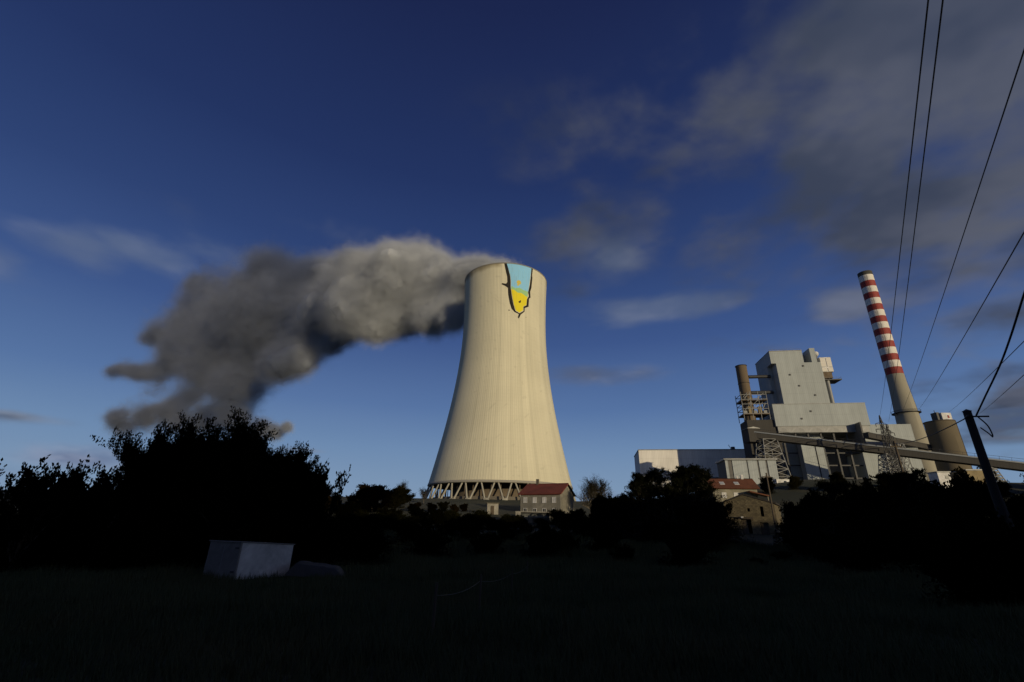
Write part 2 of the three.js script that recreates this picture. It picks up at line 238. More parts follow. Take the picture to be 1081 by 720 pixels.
// ---------------------------------------------------------------- power station buildings (grid turned 9 degrees)
const TURN = -9 * D2R, GP = 21.5;
{
  const t = thing('boiler_house', 'tall stepped grey boiler house of the power station beside the striped chimney', 'building', [148.4, 0, -250], TURN); t.scale.x = 0.955;
  const c = M.cladding;
  part('rear_block', box(0.02, 22.4, GP - 1, 89.98, -24, -7), c, t); part('top_block', box(0, 18.2, 90.02, 97.3, -24, -0.4), c, t); part('top_block', box(18.22, 22.4, 90.02, 97.3, -24, -8), c, t);
  part('front_tower', box(2.4, 27, 66.02, 90, -12, 0), c, t);
  part('lift_shaft', box(22.5, 25.4, 90.02, 98.6, -9, -0.3), c, t);
  part('roof_vent', box(19.4, 20.2, 97.72, 99.2, -12, -11), M.darkSteel, t);
  part('turbine_block', box(-4.2, 44.6, 54, 66, -22, 0.3), c, t);
  part('lower_band', box(-3.4, 43.6, 50.6, 53.98, -20, 0), M.galv, t);
  part('underframe', box(-2, 36.5, GP - 1, 50.58, -20, -16), M.darkSheet, t);  // dark back sheet stands in for the shade deep in the open bay
  for (let k = 0; k < 7; k++) part('column', box(-1 + k * 6.6, -0.2 + k * 6.6, GP - 1, 50.58, -2.6, -1.8), M.darkSteel, t);
  for (let k = 0; k < 4; k++) part('floor_beam', box(-1.4, 40, 27 + k * 6.4, 27.6 + k * 6.4, -3.4, -2.7), M.darkSteel, t);
  part('stair_tower', box(5.5, 12.2, GP - 1, 47.4, -2, 3.2), M.cladding, t);
  part('stair_tower', box(12.8, 16.6, GP - 1, 47.2, -2, 3), M.cladding, t);
  part('drain_pipe', bar([12.5, GP, 3.3], [12.5, 47, 3.3], 0.22), M.darkSteel, t);
  part('side_annex', box(37.4, 65, GP - 1, 54.6, -22, -0.4), c, t);
  part('annex_end_wall', box(36.6, 37.38, 40, 54.9, -20, 5), M.darkSheet, t);
  part('annex_door', box(48, 52, GP - 1, 27, -0.38, -0.2), M.rust, t);
  for (const [x, y] of [[8.8, 83], [12.6, 76.5], [17, 88], [15.6, 62], [10, 58], [20, 71]]) part('wall_vent', box(x - 0.45, x + 0.45, y - 0.45, y + 0.45, y < 66 ? 0.28 : -0.02, y < 66 ? 0.6 : 0.3), M.darkSteel, t);
  part('roof_edge', box(-0.15, 18.3, 97.32, 97.7, -24.1, -0.2), M.galv, t);
  part('roof_edge', box(-4.3, 44.7, 66.02, 66.3, -0.1, 0.45), M.galv, t);
  // glazed white cabin on the right flank
  const cab = part('side_cabin', box(27.4, 33.6, 84.6, 93.2, -9, -1.4), M.white, t, 'bright white cabin with two tall panels high on the side');
  part('panel', box(27.6, 30.2, 87.6, 92.8, -1.38, -1.2), M.whitePaint, cab); part('panel', box(30.8, 33.4, 87.6, 92.8, -1.38, -1.2), M.whitePaint, cab); part('panel', box(27.6, 30.2, 84.8, 86.9, -1.38, -1.2), M.whitePaint, cab); part('panel', box(30.8, 33.4, 84.8, 86.9, -1.38, -1.2), M.whitePaint, cab);
  part('cabin_bracket', box(27.5, 32.6, 81, 84.58, -8.6, -1.8), M.rust, t);
  part('platform', box(27.1, 36.5, 79.6, 80.2, -9, -0.6), M.darkSteel, t);
  part('handrail', [bar([27.2, 81.2, -0.7], [36.4, 81.2, -0.7], 0.06), bar([36.4, 81.2, -0.7], [36.4, 81.2, -8.9], 0.06), ...[28, 30, 32, 34, 36.4].map((x) => bar([x, 80.2, -0.7], [x, 81.2, -0.7], 0.05))], M.steel, t);
  part('down_pipe', bar([29.4, 66.3, -2.4], [29.4, 79.5, -2.4], 1.1, 1.1, 14), M.galv, t);
  part('steam_drum', new THREE.SphereGeometry(1.5, 18, 12).translate(26.9, 95.9, -3), M.white, t); part('drum_bracket', bar([25.3, 94.2, -3], [27.6, 94.2, -3], 0.3), M.steel, t);
  part('drum_post', bar([27, 93, -3], [27, 94.8, -3], 0.25), M.steel, t);
  part('roof_rail', [bar([0.2, 98.6, -0.6], [18, 98.6, -0.6], 0.05), ...Array.from({ length: 10 }, (_, i) => bar([0.2 + i * 1.97, 97.7, -0.6], [0.2 + i * 1.97, 98.6, -0.6], 0.05))], M.steel, t);
  // left flue with gantry and ducts
  const fl = part('flue', [cyl(-15.5, -5.7, 44, 90.6, 3.2, 3.1, 28)], M.rust, t, 'brown cylindrical flue standing off the left wall');
  part('flue_rim', new THREE.TorusGeometry(3.15, 0.25, 8, 28).rotateX(Math.PI / 2).translate(-15.5, 90.6, -5.7), M.darkSteel, fl);
  part('flue_band', new THREE.TorusGeometry(3.2, 0.14, 6, 28).rotateX(Math.PI / 2).translate(-15.5, 80, -5.7), M.darkSteel, fl);
  part('duct', bar([-12.2, 84, -5.7], [0.1, 84, -5.7], 1.0, 1.0, 12), M.darkSteel, t); part('duct', bar([-12.2, 74.6, -5.7], [0.1, 74.6, -5.7], 1.0, 1.0, 12), M.darkSteel, t);
  const gan = [], r = rng(4);
  for (let k = 0; k < 5; k++) { const y = 61.5 + k * 2.7; for (const [a, b] of [[[-20, y, -1], [-6, y, -1]], [[-20, y, -10.5], [-6, y, -10.5]], [[-20, y, -1], [-20, y, -10.5]], [[-6, y, -1], [-6, y, -10.5]]]) gan.push(bar(a, b, 0.2)); }
  for (const x of [-20, -15, -10.5, -6]) for (const z of [-1, -10.5]) gan.push(bar([x, 58, z], [x, 74, z], 0.2));
  for (let k = 0; k < 16; k++) { const x = -20 + r() * 12, y = 61 + r() * 10; gan.push(bar([x, y, -0.9], [x + 1 + r() * 3, y + 2.7, -0.9], 0.16)); }
  part('gantry', gan, M.galv, t); part('gantry_floor', box(-20.2, -5.8, 61, 61.4, -10.7, -0.8), M.rust, t); part('gantry_floor', box(-20.2, -5.8, 68.9, 69.2, -10.7, -0.8), M.rust, t);
  for (let k = 0; k < 5; k++) part('machine_housing', box(-19.6 + k * 2.7, -17.8 + k * 2.7, 61.42, 63.2 + (k % 2) * 2.2, -2.6, -1.1), k % 2 ? M.tan : M.steel, t);
  part('left_annex', box(-19, -4.3, GP - 1, 57.9, -13, -1), M.blackSheet, t);
  part('transfer_house', box(-13.5, -4.4, 40, 49.5, -0.98, 4), M.blackSheet, t);
}
{
  const t = thing('striped_chimney', 'tall chimney with red and white bands on its upper half', 'chimney', [249.4, 0, -287]);
  const R = (y) => 4.3 + (171 - y) * 0.0058 + 1.35 * sst(97, 62, y) + Math.max(0, 62 - y) * 0.03, seg = (y0, y1, o = 0) => new THREE.CylinderGeometry(R(y1) + o, R(y0) + o, y1 - y0, 48, 1).translate(0, (y0 + y1) / 2, 0);
  part('shaft', new THREE.LatheGeometry(Array.from({ length: 16 }, (_, i) => { const y = GP - 1 + (96.7 - GP + 1) * i / 15; return new THREE.Vector2(R(y), y); }), 48), mat(0.47, 0.43, 0.33), t);
  for (let k = 0; k < 16; k++) { const y1 = 169.4 - k * 4.54; part(k % 2 ? 'red_band' : 'white_band', seg(y1 - 4.54, y1), k % 2 ? M.redPaint : M.whitePaint, t); }
  part('cap', [seg(169.42, 172.4, 0.02), cyl(0, 0, 172.4, 172.5, 4.1, 4.1)], mat(0.09, 0.085, 0.07), t);
  part('platform', [new THREE.CylinderGeometry(R(71.5) + 1.5, R(71.5) + 1.5, 0.35, 48, 1, true).translate(0, 71.5, 0), new THREE.RingGeometry(R(71.5) - 0.05, R(71.5) + 1.5, 48).rotateX(-Math.PI / 2).translate(0, 71.66, 0), new THREE.RingGeometry(R(71.5) - 0.05, R(71.5) + 1.5, 48).rotateX(Math.PI / 2).translate(0, 71.34, 0), new THREE.TorusGeometry(R(71.5) + 1.45, 0.12, 6, 48).rotateX(Math.PI / 2).translate(0, 72.7, 0)], M.darkSteel, t);
  const lad = []; for (const s of [-0.3, 0.3]) lad.push(bar([R(30) * 0.62 + s, 30, R(30) * 0.8], [R(96) * 0.62 + s, 96, R(96) * 0.8], 0.06)); part('ladder', lad, M.darkSteel, t);
  for (const s of [-1, 1]) part('beacon_box', box(s * (R(71.5) + 1) - 0.5, s * (R(71.5) + 1) + 0.5, 70.2, 71.3, -0.5, 0.5), M.darkSteel, t);
}
{
  const t = thing('ash_silo', 'brown concrete silo with a white cabin on its top beside the striped chimney', 'silo', [224.4, 0, -240]);
  part('drum', cyl(0, 0, GP - 1, 55.4, 6.7, 6.3, 56), mat(0.2, 0.16, 0.1), t);
  part('roof_slab', cyl(0, 0, 55.41, 55.9, 6.5, 6.5, 56), mat(0.14, 0.11, 0.08), t);
  const cab = part('roof_cabin', box(0.2, 5.2, 55.92, 60.2, -3, 2.6), M.white, t); part('vent_hatch', box(3, 3.9, 57.4, 58.9, 2.62, 2.7), M.redPaint, cab);
  part('roof_hoist', [box(-1.4, 0, 55.92, 60.6, -2, 1.6), bar([-0.7, 60.6, 0], [-0.7, 62, 0], 0.15)], M.darkSteel, t);
  part('rib', bar([4.74, GP, 4.74], [4.46, 55.4, 4.46], 0.25), mat(0.1, 0.08, 0.05), t);
}
{
  const t = thing('storage_hall', 'long white storage hall with a flat roof behind the conifers', 'hall', [82, 0, -300], -9.5 * D2R);
  part('wall', box(0, 78, 24, 47.2, -32, 0), M.paleCladding, t);
  part('roof_edge', box(-0.3, 78.3, 47.22, 47.7, -32.3, 0.3), M.galv, t);
  part('roof_fan', [cyl(58, -4, 47.72, 49.6, 1.2, 1.2, 14), bar([57, 47.7, -4], [55.6, 51, -4], 0.15)], M.darkSteel, t);
  for (let k = 0; k < 6; k++) part('gate', box(6 + k * 12, 12 + k * 12, 24, 31, 0.02, 0.25), M.steel, t);
}
{
  const t = thing('workshop_shed', 'low pale grey workshop with dark gaps between its wall panels', 'shed', [97.2, 0, -214], TURN);
  part('frame', box(0, 21.5, 18, 30.6, -14, -0.3), M.darkSheet, t);
  for (const [x0, x1] of [[0, 1.1], [3, 9], [9.5, 13.4], [14.2, 17], [17.8, 21.4]]) part('wall_panel', box(x0, x1, 18, 30.4, -0.28, 0), M.cladding, t);
  part('roof', box(-0.6, 22, 30.62, 31.3, -14.5, 0.5), M.galv, t);
}
function lattice(w0, w1, y0, y1, bays, rad) {             // four legs and crossed bracing
  const g = [], P = (k, i) => { const f = i / bays, w = (w0 + (w1 - w0) * f) / 2, y = y0 + (y1 - y0) * f; return [[-w, y, -w], [w, y, -w], [w, y, w], [-w, y, w]][k]; };
  for (let k = 0; k < 4; k++) { g.push(bar(P(k, 0), P(k, bays), rad * 1.5)); for (let i = 0; i < bays; i++) { g.push(bar(P(k, i), P((k + 1) % 4, i + 1), rad), bar(P((k + 1) % 4, i), P(k, i + 1), rad), bar(P(k, i + 1), P((k + 1) % 4, i + 1), rad)); } }
  return g;
}
{
  // coal conveyor: an inclined gallery on trestles
  const a = new THREE.Vector3(122, 48.4, -236), b = new THREE.Vector3(262, 20.5, -178);
  const t = thing('conveyor_gallery', 'long dark inclined conveyor gallery with a pale top strip in front of the silo', 'conveyor', a.toArray());
  const d = b.clone().sub(a), L = d.length(), q = new THREE.Quaternion().setFromRotationMatrix(new THREE.Matrix4().lookAt(b, a, new THREE.Vector3(0, 1, 0)));
  const put = (g) => g.applyQuaternion(q);              // gallery runs along local +z
  part('gallery', put(box(-2.2, 2.2, -3.6, -1.0, 0, L)), M.blackSheet, t);
  part('roof_strip', put(prism([[-2.5, -0.98], [2.5, -0.98], [2.5, -0.4], [0, 0.1], [-2.5, -0.4]], -0.6, L)), mat(0.26, 0.28, 0.31, 0.5, sheet), t);
  part('head_house', box(-2.2, 3.4, -6, 0.6, -3, 3), M.blackSheet, t); part('head_roof', prism([[-2.6, 0.62], [3.8, 0.62], [3.8, 0.8], [0.6, 1.5], [-2.6, 0.8]], -3.4, 3.4), M.galv, t);
  const hand = []; for (const s of [-1, 1]) hand.push(put(bar([s * 2.55, 0.9, 4], [s * 2.55, 0.9, L], 0.06))); for (let k = 0; k < 40; k++) hand.push(put(bar([-2.55, -0.4, 4 + k * 3.9], [-2.55, 0.9, 4 + k * 3.9], 0.05))); part('handrail', hand, M.darkSteel, t);
  for (const [f, w] of [[0.045, 9], [0.36, 6], [0.58, 5], [0.8, 4.5]]) {
    const p = d.clone().multiplyScalar(f), gy = groundY(a.x + p.x, a.z + p.z) - a.y - 0.5;
    part('trestle', lattice(w * 1.35, w * 0.75, gy, p.y - 3.7, 6, 0.15).map((g) => g.translate(p.x, 0, p.z)), M.galv, t);
  }
}
{
  const a = new THREE.Vector3(178, 47.6, -232), b = new THREE.Vector3(219, 44, -244), t = thing('conveyor_bridge', 'short dark conveyor bridge running from the side annex to the silo', 'conveyor', a.toArray());
  const d = b.clone().sub(a), q = new THREE.Quaternion().setFromRotationMatrix(new THREE.Matrix4().lookAt(b, a, new THREE.Vector3(0, 1, 0))), L = d.length();
  part('gallery', box(-1.4, 1.4, -2.4, 0, 0, L).applyQuaternion(q), M.blackSheet, t); part('roof', box(-1.6, 1.6, 0.02, 0.3, 0, L).applyQuaternion(q), M.darkSteel, t);
  part('support', lattice(5, 3, groundY(198, -238) - a.y - 0.5, -4.2, 5, 0.15).map((g) => g.translate(20, 0, -6)), M.galv, t);
}
function pylon(x, z, top, label) {
  const g = groundY(x, z), t = thing('lattice_pylon', label, 'pylon', [x, g, z], 0.25), H = top - g;
  part('mast', lattice(4, 0.8, 0, H * 0.86, 8, 0.07), M.pylon, t); part('peak', lattice(0.9, 0.15, H * 0.86, H, 2, 0.09), M.pylon, t);
  for (const [f, w] of [[0.68, 4.6], [0.77, 4], [0.86, 3.4]]) { const arm = part('cross_arm', [bar([-w, H * f, 0], [w, H * f, 0], 0.12), bar([-w, H * f, 0], [0, H * (f + 0.04), 0], 0.09), bar([w, H * f, 0], [0, H * (f + 0.04), 0], 0.09)], M.pylon, t); for (const s of [-1, 1]) part('insulator', bar([s * w, H * f - 1.3, 0], [s * w, H * f, 0], 0.14, 0.14, 8), M.darkSteel, arm); }
  return t;
}
pylon(161.6, -200, 49.2, 'grey lattice pylon standing in front of the side annex');
pylon(168.4, -206, 46.4, 'shorter lattice pylon beside the chimney foot');
{
  const t = thing('tan_workshop', 'small tan building under the lower end of the conveyor', 'building', [144, 0, -150], -0.15), gy = groundY(144, -150) - 0.6;
  part('wall', box(0, 6.4, gy, 20.2, -7, 0), M.tan, t); part('roof', box(-0.3, 6.7, 20.22, 20.6, -7.3, 0.3), M.galv, t); part('gate', box(1, 3.6, gy, gy + 3, 0.02, 0.1), M.rust, t);
  const u = thing('control_hut', 'narrow white hut with stained walls beside the tan building', 'hut', [135.4, 0, -151], -0.1), gu = groundY(135, -151) - 0.6;
  part('wall', box(0, 3.6, gu, 19.6, -4, 0), M.white, u); part('roof', box(-0.25, 3.85, 19.62, 19.9, -4.3, 0.3), M.galv, u); part('door', box(0.5, 1.4, gu + 0.6, gu + 2.7, 0.02, 0.1), M.rust, u); part('window', box(2, 3, 17.6, 18.7, 0.02, 0.08), M.glass, u);
}

// ---------------------------------------------------------------- houses
function windowPart(parent, x, y, w, h, pane, z = 0) {
  const f = part('window', [box(x - w / 2 - 0.1, x + w / 2 + 0.1, y + h / 2, y + h / 2 + 0.1, z + 0.01, z + 0.1), box(x - w / 2 - 0.1, x + w / 2 + 0.1, y - h / 2 - 0.12, y - h / 2, z + 0.01, z + 0.16), box(x - w / 2 - 0.1, x - w / 2, y - h / 2, y + h / 2, z + 0.01, z + 0.1), box(x + w / 2, x + w / 2 + 0.1, y - h / 2, y + h / 2, z + 0.01, z + 0.1)], M.white, parent);
  part('pane', box(x - w / 2, x + w / 2, y - h / 2, y + h / 2, z + 0.012, z + 0.04), pane, f); part('glazing_bar', box(x - 0.03, x + 0.03, y - h / 2, y + h / 2, z + 0.041, z + 0.07), M.white, f);
}
{
  const gy = 3.4, t = thing('red_roof_house', 'two storey grey house with a dark red roof before the cooling tower', 'house', [12.5, 0, -118.8], -30 * D2R);
  // front runs along local -x from the corner, gable along -z
  part('wall', box(-11, 0, gy - 1.5, 8.9, -8.5, 0), M.render, t);
  const tri = () => prism([[0, 8.92], [8.5, 8.92], [4.25, 11.28]], 0, 0.25).rotateY(Math.PI / 2);
  part('gable', tri().translate(-0.26, 0, 0), M.render, t); part('gable', tri().translate(-10.99, 0, 0), M.render, t);
  const slope = () => prism([[-0.45, -0.1], [4.25, 2.52], [4.25, 2.74], [-0.55, 0.1]], 0, 11.9).rotateY(Math.PI / 2).translate(-11.45, 8.84, 0);
  const roof = part('roof', [slope(), slope().scale(1, 1, -1).translate(0, 0, -8.5)], M.roofRed, t);
  part('ridge', bar([-11.4, 11.6, -4.25], [0.4, 11.6, -4.25], 0.16, 0.16, 8), mat(0.2, 0.05, 0.04), roof);
  part('chimney', box(-8.6, -8, 11.2, 12.9, -4.6, -4), M.stone, roof);
  part('gutter', bar([-11.4, 8.85, 0.35], [0.4, 8.85, 0.35], 0.09), M.darkSteel, t);
  for (let k = 0; k < 4; k++) { windowPart(t, -9.6 + k * 2.65, 7.5, 0.85, 1.15, mat.blind ??= mat(0.8, 0.78, 0.75, 0.6)); windowPart(t, -9.6 + k * 2.65, 4.9, 0.85, 1.15, M.glass); }
  part('door', box(-0.9, -0.1, gy - 0.4, gy + 1.7, 0.02, 0.1), M.wood, t);
  part('plinth', box(-11.1, 0.1, gy - 1.5, gy + 0.2, -8.6, 0.08), M.stone, t);
}
{
  const w = thing('garden_wall', 'low pale wall below the red roofed house', 'wall', [1.6, 0, -112], -6 * D2R), gy = groundY(6, -112);
  part('masonry', box(0, 12, gy - 1, gy + 1.0, -0.3, 0), M.concrete, w); part('coping', box(-0.1, 12.1, gy + 1.02, gy + 1.14, -0.36, 0.06), mat(0.36, 0.35, 0.32), w);
  const s = thing('arched_shed', 'low shed with a rounded grey roof below the garden wall', 'shed', onGround(5.6, -104)), gm = mat(0.3, 0.31, 0.31, 0.6);
  part('roof', new THREE.CylinderGeometry(1.6, 1.6, 6, 20, 1, false, 0, Math.PI).rotateZ(Math.PI / 2).rotateX(-Math.PI / 2).scale(1, 0.6, 1).translate(0, 0.9, 0), gm, s); part('wall', box(-2.9, 2.9, -0.5, 0.9, -1.5, 1.5), M.stone, s); part('door', box(-0.6, 0.6, -0.4, 0.85, 1.52, 1.58), M.wood, s);
  const k = thing('brick_hut', 'small pale hut left of the red roofed house', 'hut', onGround(-3.8, -116), 0.1);
  part('wall', box(-1.3, 1.3, -0.6, 2.3, -1.2, 1.2), M.concrete, k); part('roof', box(-1.5, 1.5, 2.32, 2.5, -1.4, 1.4), M.stone, k); part('door', box(-0.5, 0.3, -0.2, 1.8, 1.22, 1.28), M.wood, k);
}
{
  // stone barn, gable towards the field
  const t = thing('stone_barn', 'old stone barn with a gable front and two dark doorways', 'barn', [43.4, 0, -90.4], -33 * D2R), gy = 0.2;
  const stone = tex(256, 256, (u, v) => { const row = Math.floor(v * 16), e = ((v * 16) % 1) < 0.1 || (((u * 9 + (row % 2) * 0.5 + 0.3 * VAL[row & 255]) % 1) < 0.07), k = VAL[(row * 31 + Math.floor(u * 9 + (row % 2) * 0.5) * 7) & 255], n = (e ? 0.62 : 0.72 + 0.24 * k) * (0.86 + 0.3 * per(u, v, 30, 30, 4, 3)); return [n, n * 0.95, n * 0.84]; }, true, 1 / 4, 1 / 4);
  const sm = mat(0.17, 0.152, 0.11, 0.95, stone), barnRoof = mat(0.05, 0.04, 0.032);
  const w = 4.9, front = new THREE.Shape([[-w, gy], [w, gy], [w, 6.1], [0, 7.6], [-w, 5.7]].map(([x, y]) => new THREE.Vector2(x, y)));
  for (const [x0, x1, y0, y1] of [[-1.0, 0.75, gy + 0.4, 3.4], [2.1, 3.5, gy + 0.3, 2.9], [2.5, 3.05, 3.9, 5.6], [0.4, 0.85, 4.7, 5.3]]) front.holes.push(new THREE.Path([[x0, y0], [x0, y1], [x1, y1], [x1, y0]].map(([x, y]) => new THREE.Vector2(x, y))));
  part('front_wall', new THREE.ExtrudeGeometry(front, { depth: 0.6, bevelEnabled: false }).translate(0, 0, -0.6), sm, t);
  part('side_wall', box(-w, -w + 0.6, gy, 5.6, -11, -0.62), sm, t); part('side_wall', box(w - 0.6, w, gy, 6.0, -11, -0.62), sm, t); part('rear_wall', prism([[-w, gy], [w, gy], [w, 6.1], [0, 7.6], [-w, 5.7]], -11.6, -11.02), sm, t);
  part('roof_slope', prism([[-w - 0.3, 5.6], [0, 7.62], [0, 7.9], [-w - 0.3, 5.86]], -11.9, 0.1), barnRoof, t); part('roof_slope', prism([[0.01, 7.62], [w + 0.3, 6.0], [w + 0.3, 6.26], [0.01, 7.9]], -11.9, 0.1), barnRoof, t);
  part('door_leaf', box(-0.98, 0.1, gy + 0.4, 3.36, -0.5, -0.42), M.wood, t); part('door_leaf', box(2.12, 3.48, gy + 0.3, 2.86, -0.5, -0.42), M.wood, t); part('lintel', box(-1.4, 1.1, 3.42, 3.75, 0.01, 0.08), M.wood, t);
  part('lean_to', box(-w - 3.6, -w - 0.02, gy, 3.2, -8, -1.4), M.stone, t); part('lean_to_roof', prism([[-w - 4, 3.0], [-w - 0.01, 4.5], [-w - 0.01, 4.7], [-w - 4, 3.2]], -8.3, -1.1), M.darkSheet, t);
  part('lamp_arm', [bar([-2.9, 3.8, 0.02], [0.2, 3.6, 0.5], 0.05)], M.darkSteel, t); part('lamp_head', box(-0.75, -0.4, 3.62, 3.85, 0.2, 0.62), M.white, t);
}
{
  const t = thing('orange_roof_house', 'house with an orange tiled roof and two white skylights behind the stone barn', 'house', [58.4, 0, -139], -8 * D2R), gy = 5;
  part('wall', box(0, 12, gy, 12.4, -8, 0), M.cream, t);
  const roof = part('roof', [prism([[-0.6, 12.3], [4.2, 15.3], [4.2, 15.6], [-0.8, 12.5]], 0, 13.2).rotateY(Math.PI / 2).translate(-0.6, 0, 0), prism([[-0.6, 12.3], [4.2, 15.3], [4.2, 15.6], [-0.8, 12.5]], 0, 13.2).rotateY(Math.PI / 2).scale(1, 1, -1).translate(-0.6, 0, -8.2)], M.roofOrange, t);
  for (const x of [3.2, 7.2]) { const s = part('skylight', box(-0.65, 0.65, -0.06, 0.06, -0.8, 0.8).rotateX(0.56).translate(x, 14.0, -1.6), M.white, roof); part('pane', box(-0.5, 0.5, 0.061, 0.08, -0.66, 0.66).rotateX(0.56).translate(x, 14.0, -1.6), mat(0.6, 0.62, 0.64, 0.3), s); }
  for (const x of [2.9, 6.2]) windowPart(t, x, 10.6, 1.1, 1.3, mat.blind);
  part('chimney', box(9.4, 10.1, 14.4, 16.6, -4.6, -3.8), M.white, roof); part('chimney', box(8.2, 8.7, 14.8, 16.2, -4.6, -4), M.white, roof);
  part('porch_roof', prism([[9, 11.4], [14, 10.2], [14, 10.5], [9, 11.7]], 0.02, 3), M.roofOrange, t); part('porch_post', bar([13.6, gy, 2.6], [13.6, 10.3, 2.6], 0.15), M.cream, t);
}
for (const [x, w, label] of [[105.6, 5.4, 'longer white site cabin standing beyond the trees beside the trestle'], [111.6, 2.9, 'short white site cabin at the end of the longer one']]) {
  const gy = groundY(x, -190), t = thing('site_cabin', label, 'cabin', [x, 0, -190], 0.08);
  part('body', box(0, w, 18.1, 20.3, -2.6, 0), M.white, t); part('roof', box(-0.05, w + 0.05, 20.32, 20.45, -2.65, 0.05), M.galv, t); part('window', box(w * 0.55, w * 0.75, 19.1, 19.8, 0.01, 0.05), M.glass, t); part('door', box(w * 0.12, w * 0.3, 18.15, 19.9, 0.01, 0.05), M.galv, t);
  part('plinth', box(0.1, w - 0.1, gy - 0.5, 18.08, -2.5, -0.1), M.stone, t);
}

// ---------------------------------------------------------------- poles and overhead lines
function wire(a, b, sag, r, n = 40) {
  const A = new THREE.Vector3(...a), B = new THREE.Vector3(...b), pts = [];
  for (let i = 0; i <= n; i++) { const t = i / n, p = A.clone().lerp(B, t); p.y -= sag * 4 * t * (1 - t); pts.push(p); }
  return new THREE.TubeGeometry(new THREE.CatmullRomCurve3(pts), n * 2, r, 6, false);
}
{
  const [x, z] = [22.7, -22.6], gy = groundY(x, z), t = thing('utility_pole', 'thick dark utility pole with a heavy drooping cable at the edge of the field', 'utility pole', [x, gy, z]);
  const H = 7.36 - gy;
  part('post', bar([0, -0.6, 0], [0, H, 0], 0.21, 0.17, 12), M.poleWood, t); part('strut', bar([0.9, -0.6, -0.5], [0.12, H - 2.2, -0.1], 0.14, 0.11, 10), M.poleWood, t);
  part('cap', new THREE.ConeGeometry(0.2, 0.12, 12).translate(0, H + 0.06, 0), M.darkSteel, t); part('bracket', [bar([0, H - 0.3, 0.2], [0.5, H - 0.35, 0.5], 0.04), bar([0, H - 0.3, -0.2], [-0.4, H - 0.3, 0.4], 0.04)], M.darkSteel, t);
  part('cable_loop', new THREE.TubeGeometry(new THREE.CatmullRomCurve3([[0.2, H - 0.25, 0.2], [0.7, H - 0.75, 0.1], [0.85, H - 1.25, 0], [0.6, H - 1.1, 0.1], [0.2, H - 0.85, 0.2]].map((p) => new THREE.Vector3(...p))), 24, 0.03, 6), M.cable, t);
  solo('overhead_cable', new THREE.TubeGeometry(new THREE.CatmullRomCurve3([[22.9, 7.12, -22.4], [21.8, 7.6, -20.6], [20.86, 8.4, -18.68], [19.76, 9.0, -16.9], [18.71, 9.9, -15.03], [17.68, 10.84, -13.1], [14.5, 13.6, -7]].map((p) => new THREE.Vector3(...p))), 60, 0.036, 7), M.cable, 'thick black cable drooping from the utility pole top up out of the picture', 'cable');
  solo('overhead_cable', wire([x - 0.15, 7.0, z - 0.1], [48, 12.0, -58.2], 0.35, 0.03), M.cable, 'black cable running from the utility pole to the pole among the trees', 'cable');
}
{
  const W = [[[161.0, 47.2, -200], [16.8, 22, -12.4], 5, 'thin power line from the pylon, outer wire of the close pair'], [[165.0, 46.6, -200], [17.4, 22, -12.4], 5, 'thin power line from the pylon, inner wire of the close pair'], [[172.6, 51.6, -200], [23.1, 22, -14.8], 3.5, 'power line crossing the sky just past the striped chimney'],
    [[180, 52.4, -200], [31, 17.6, -25], 3, 'power line sloping down behind the silo cabin'], [[192.5, 51.2, -200], [44, 17.0, -37], 2.5, 'power line crossing behind the thick drooping cable'], [[203, 49.2, -200], [53, 16.8, -46], 2, 'lowest power line passing the top of the utility pole']];
  for (const [a, b, sag, label] of W) {
    const A = new THREE.Vector3(...a), B = new THREE.Vector3(...b), C = B.clone().add(B.clone().sub(A).multiplyScalar(0.28));
    const k = A.distanceTo(B) / A.distanceTo(C), s = sag * 0.25; C.y += s;                     // runs on over the field to the next pylon
    solo('power_line', wire(a, C.toArray(), s, 0.034, 60), M.cable, label, 'power line', 'power lines crossing the sky');
  }
}
{
  const p = (x, z, top, label) => { const gy = groundY(x, z), t = thing('wooden_pole', label, 'utility pole', [x, gy, z]); part('post', bar([0, -0.4, 0], [0, top - gy, 0], 0.17, 0.12, 10), M.wood, t); part('cross_arm', box(-0.7, 0.7, top - gy - 0.75, top - gy - 0.6, -0.06, 0.06), M.wood, t); for (const s of [-0.6, 0.6]) part('insulator', bar([s, top - gy - 0.6, 0], [s, top - gy - 0.4, 0], 0.06, 0.05, 8), M.white, t); };
  p(45.2, -84.2, 11, 'slim wooden pole standing in front of the stone barn'); p(48, -58.2, 12.3, 'slim wooden pole among the dark trees below the conveyor'); p(30.2, -92, 4.6, 'short pale post among the shrubs beside the barn');
}

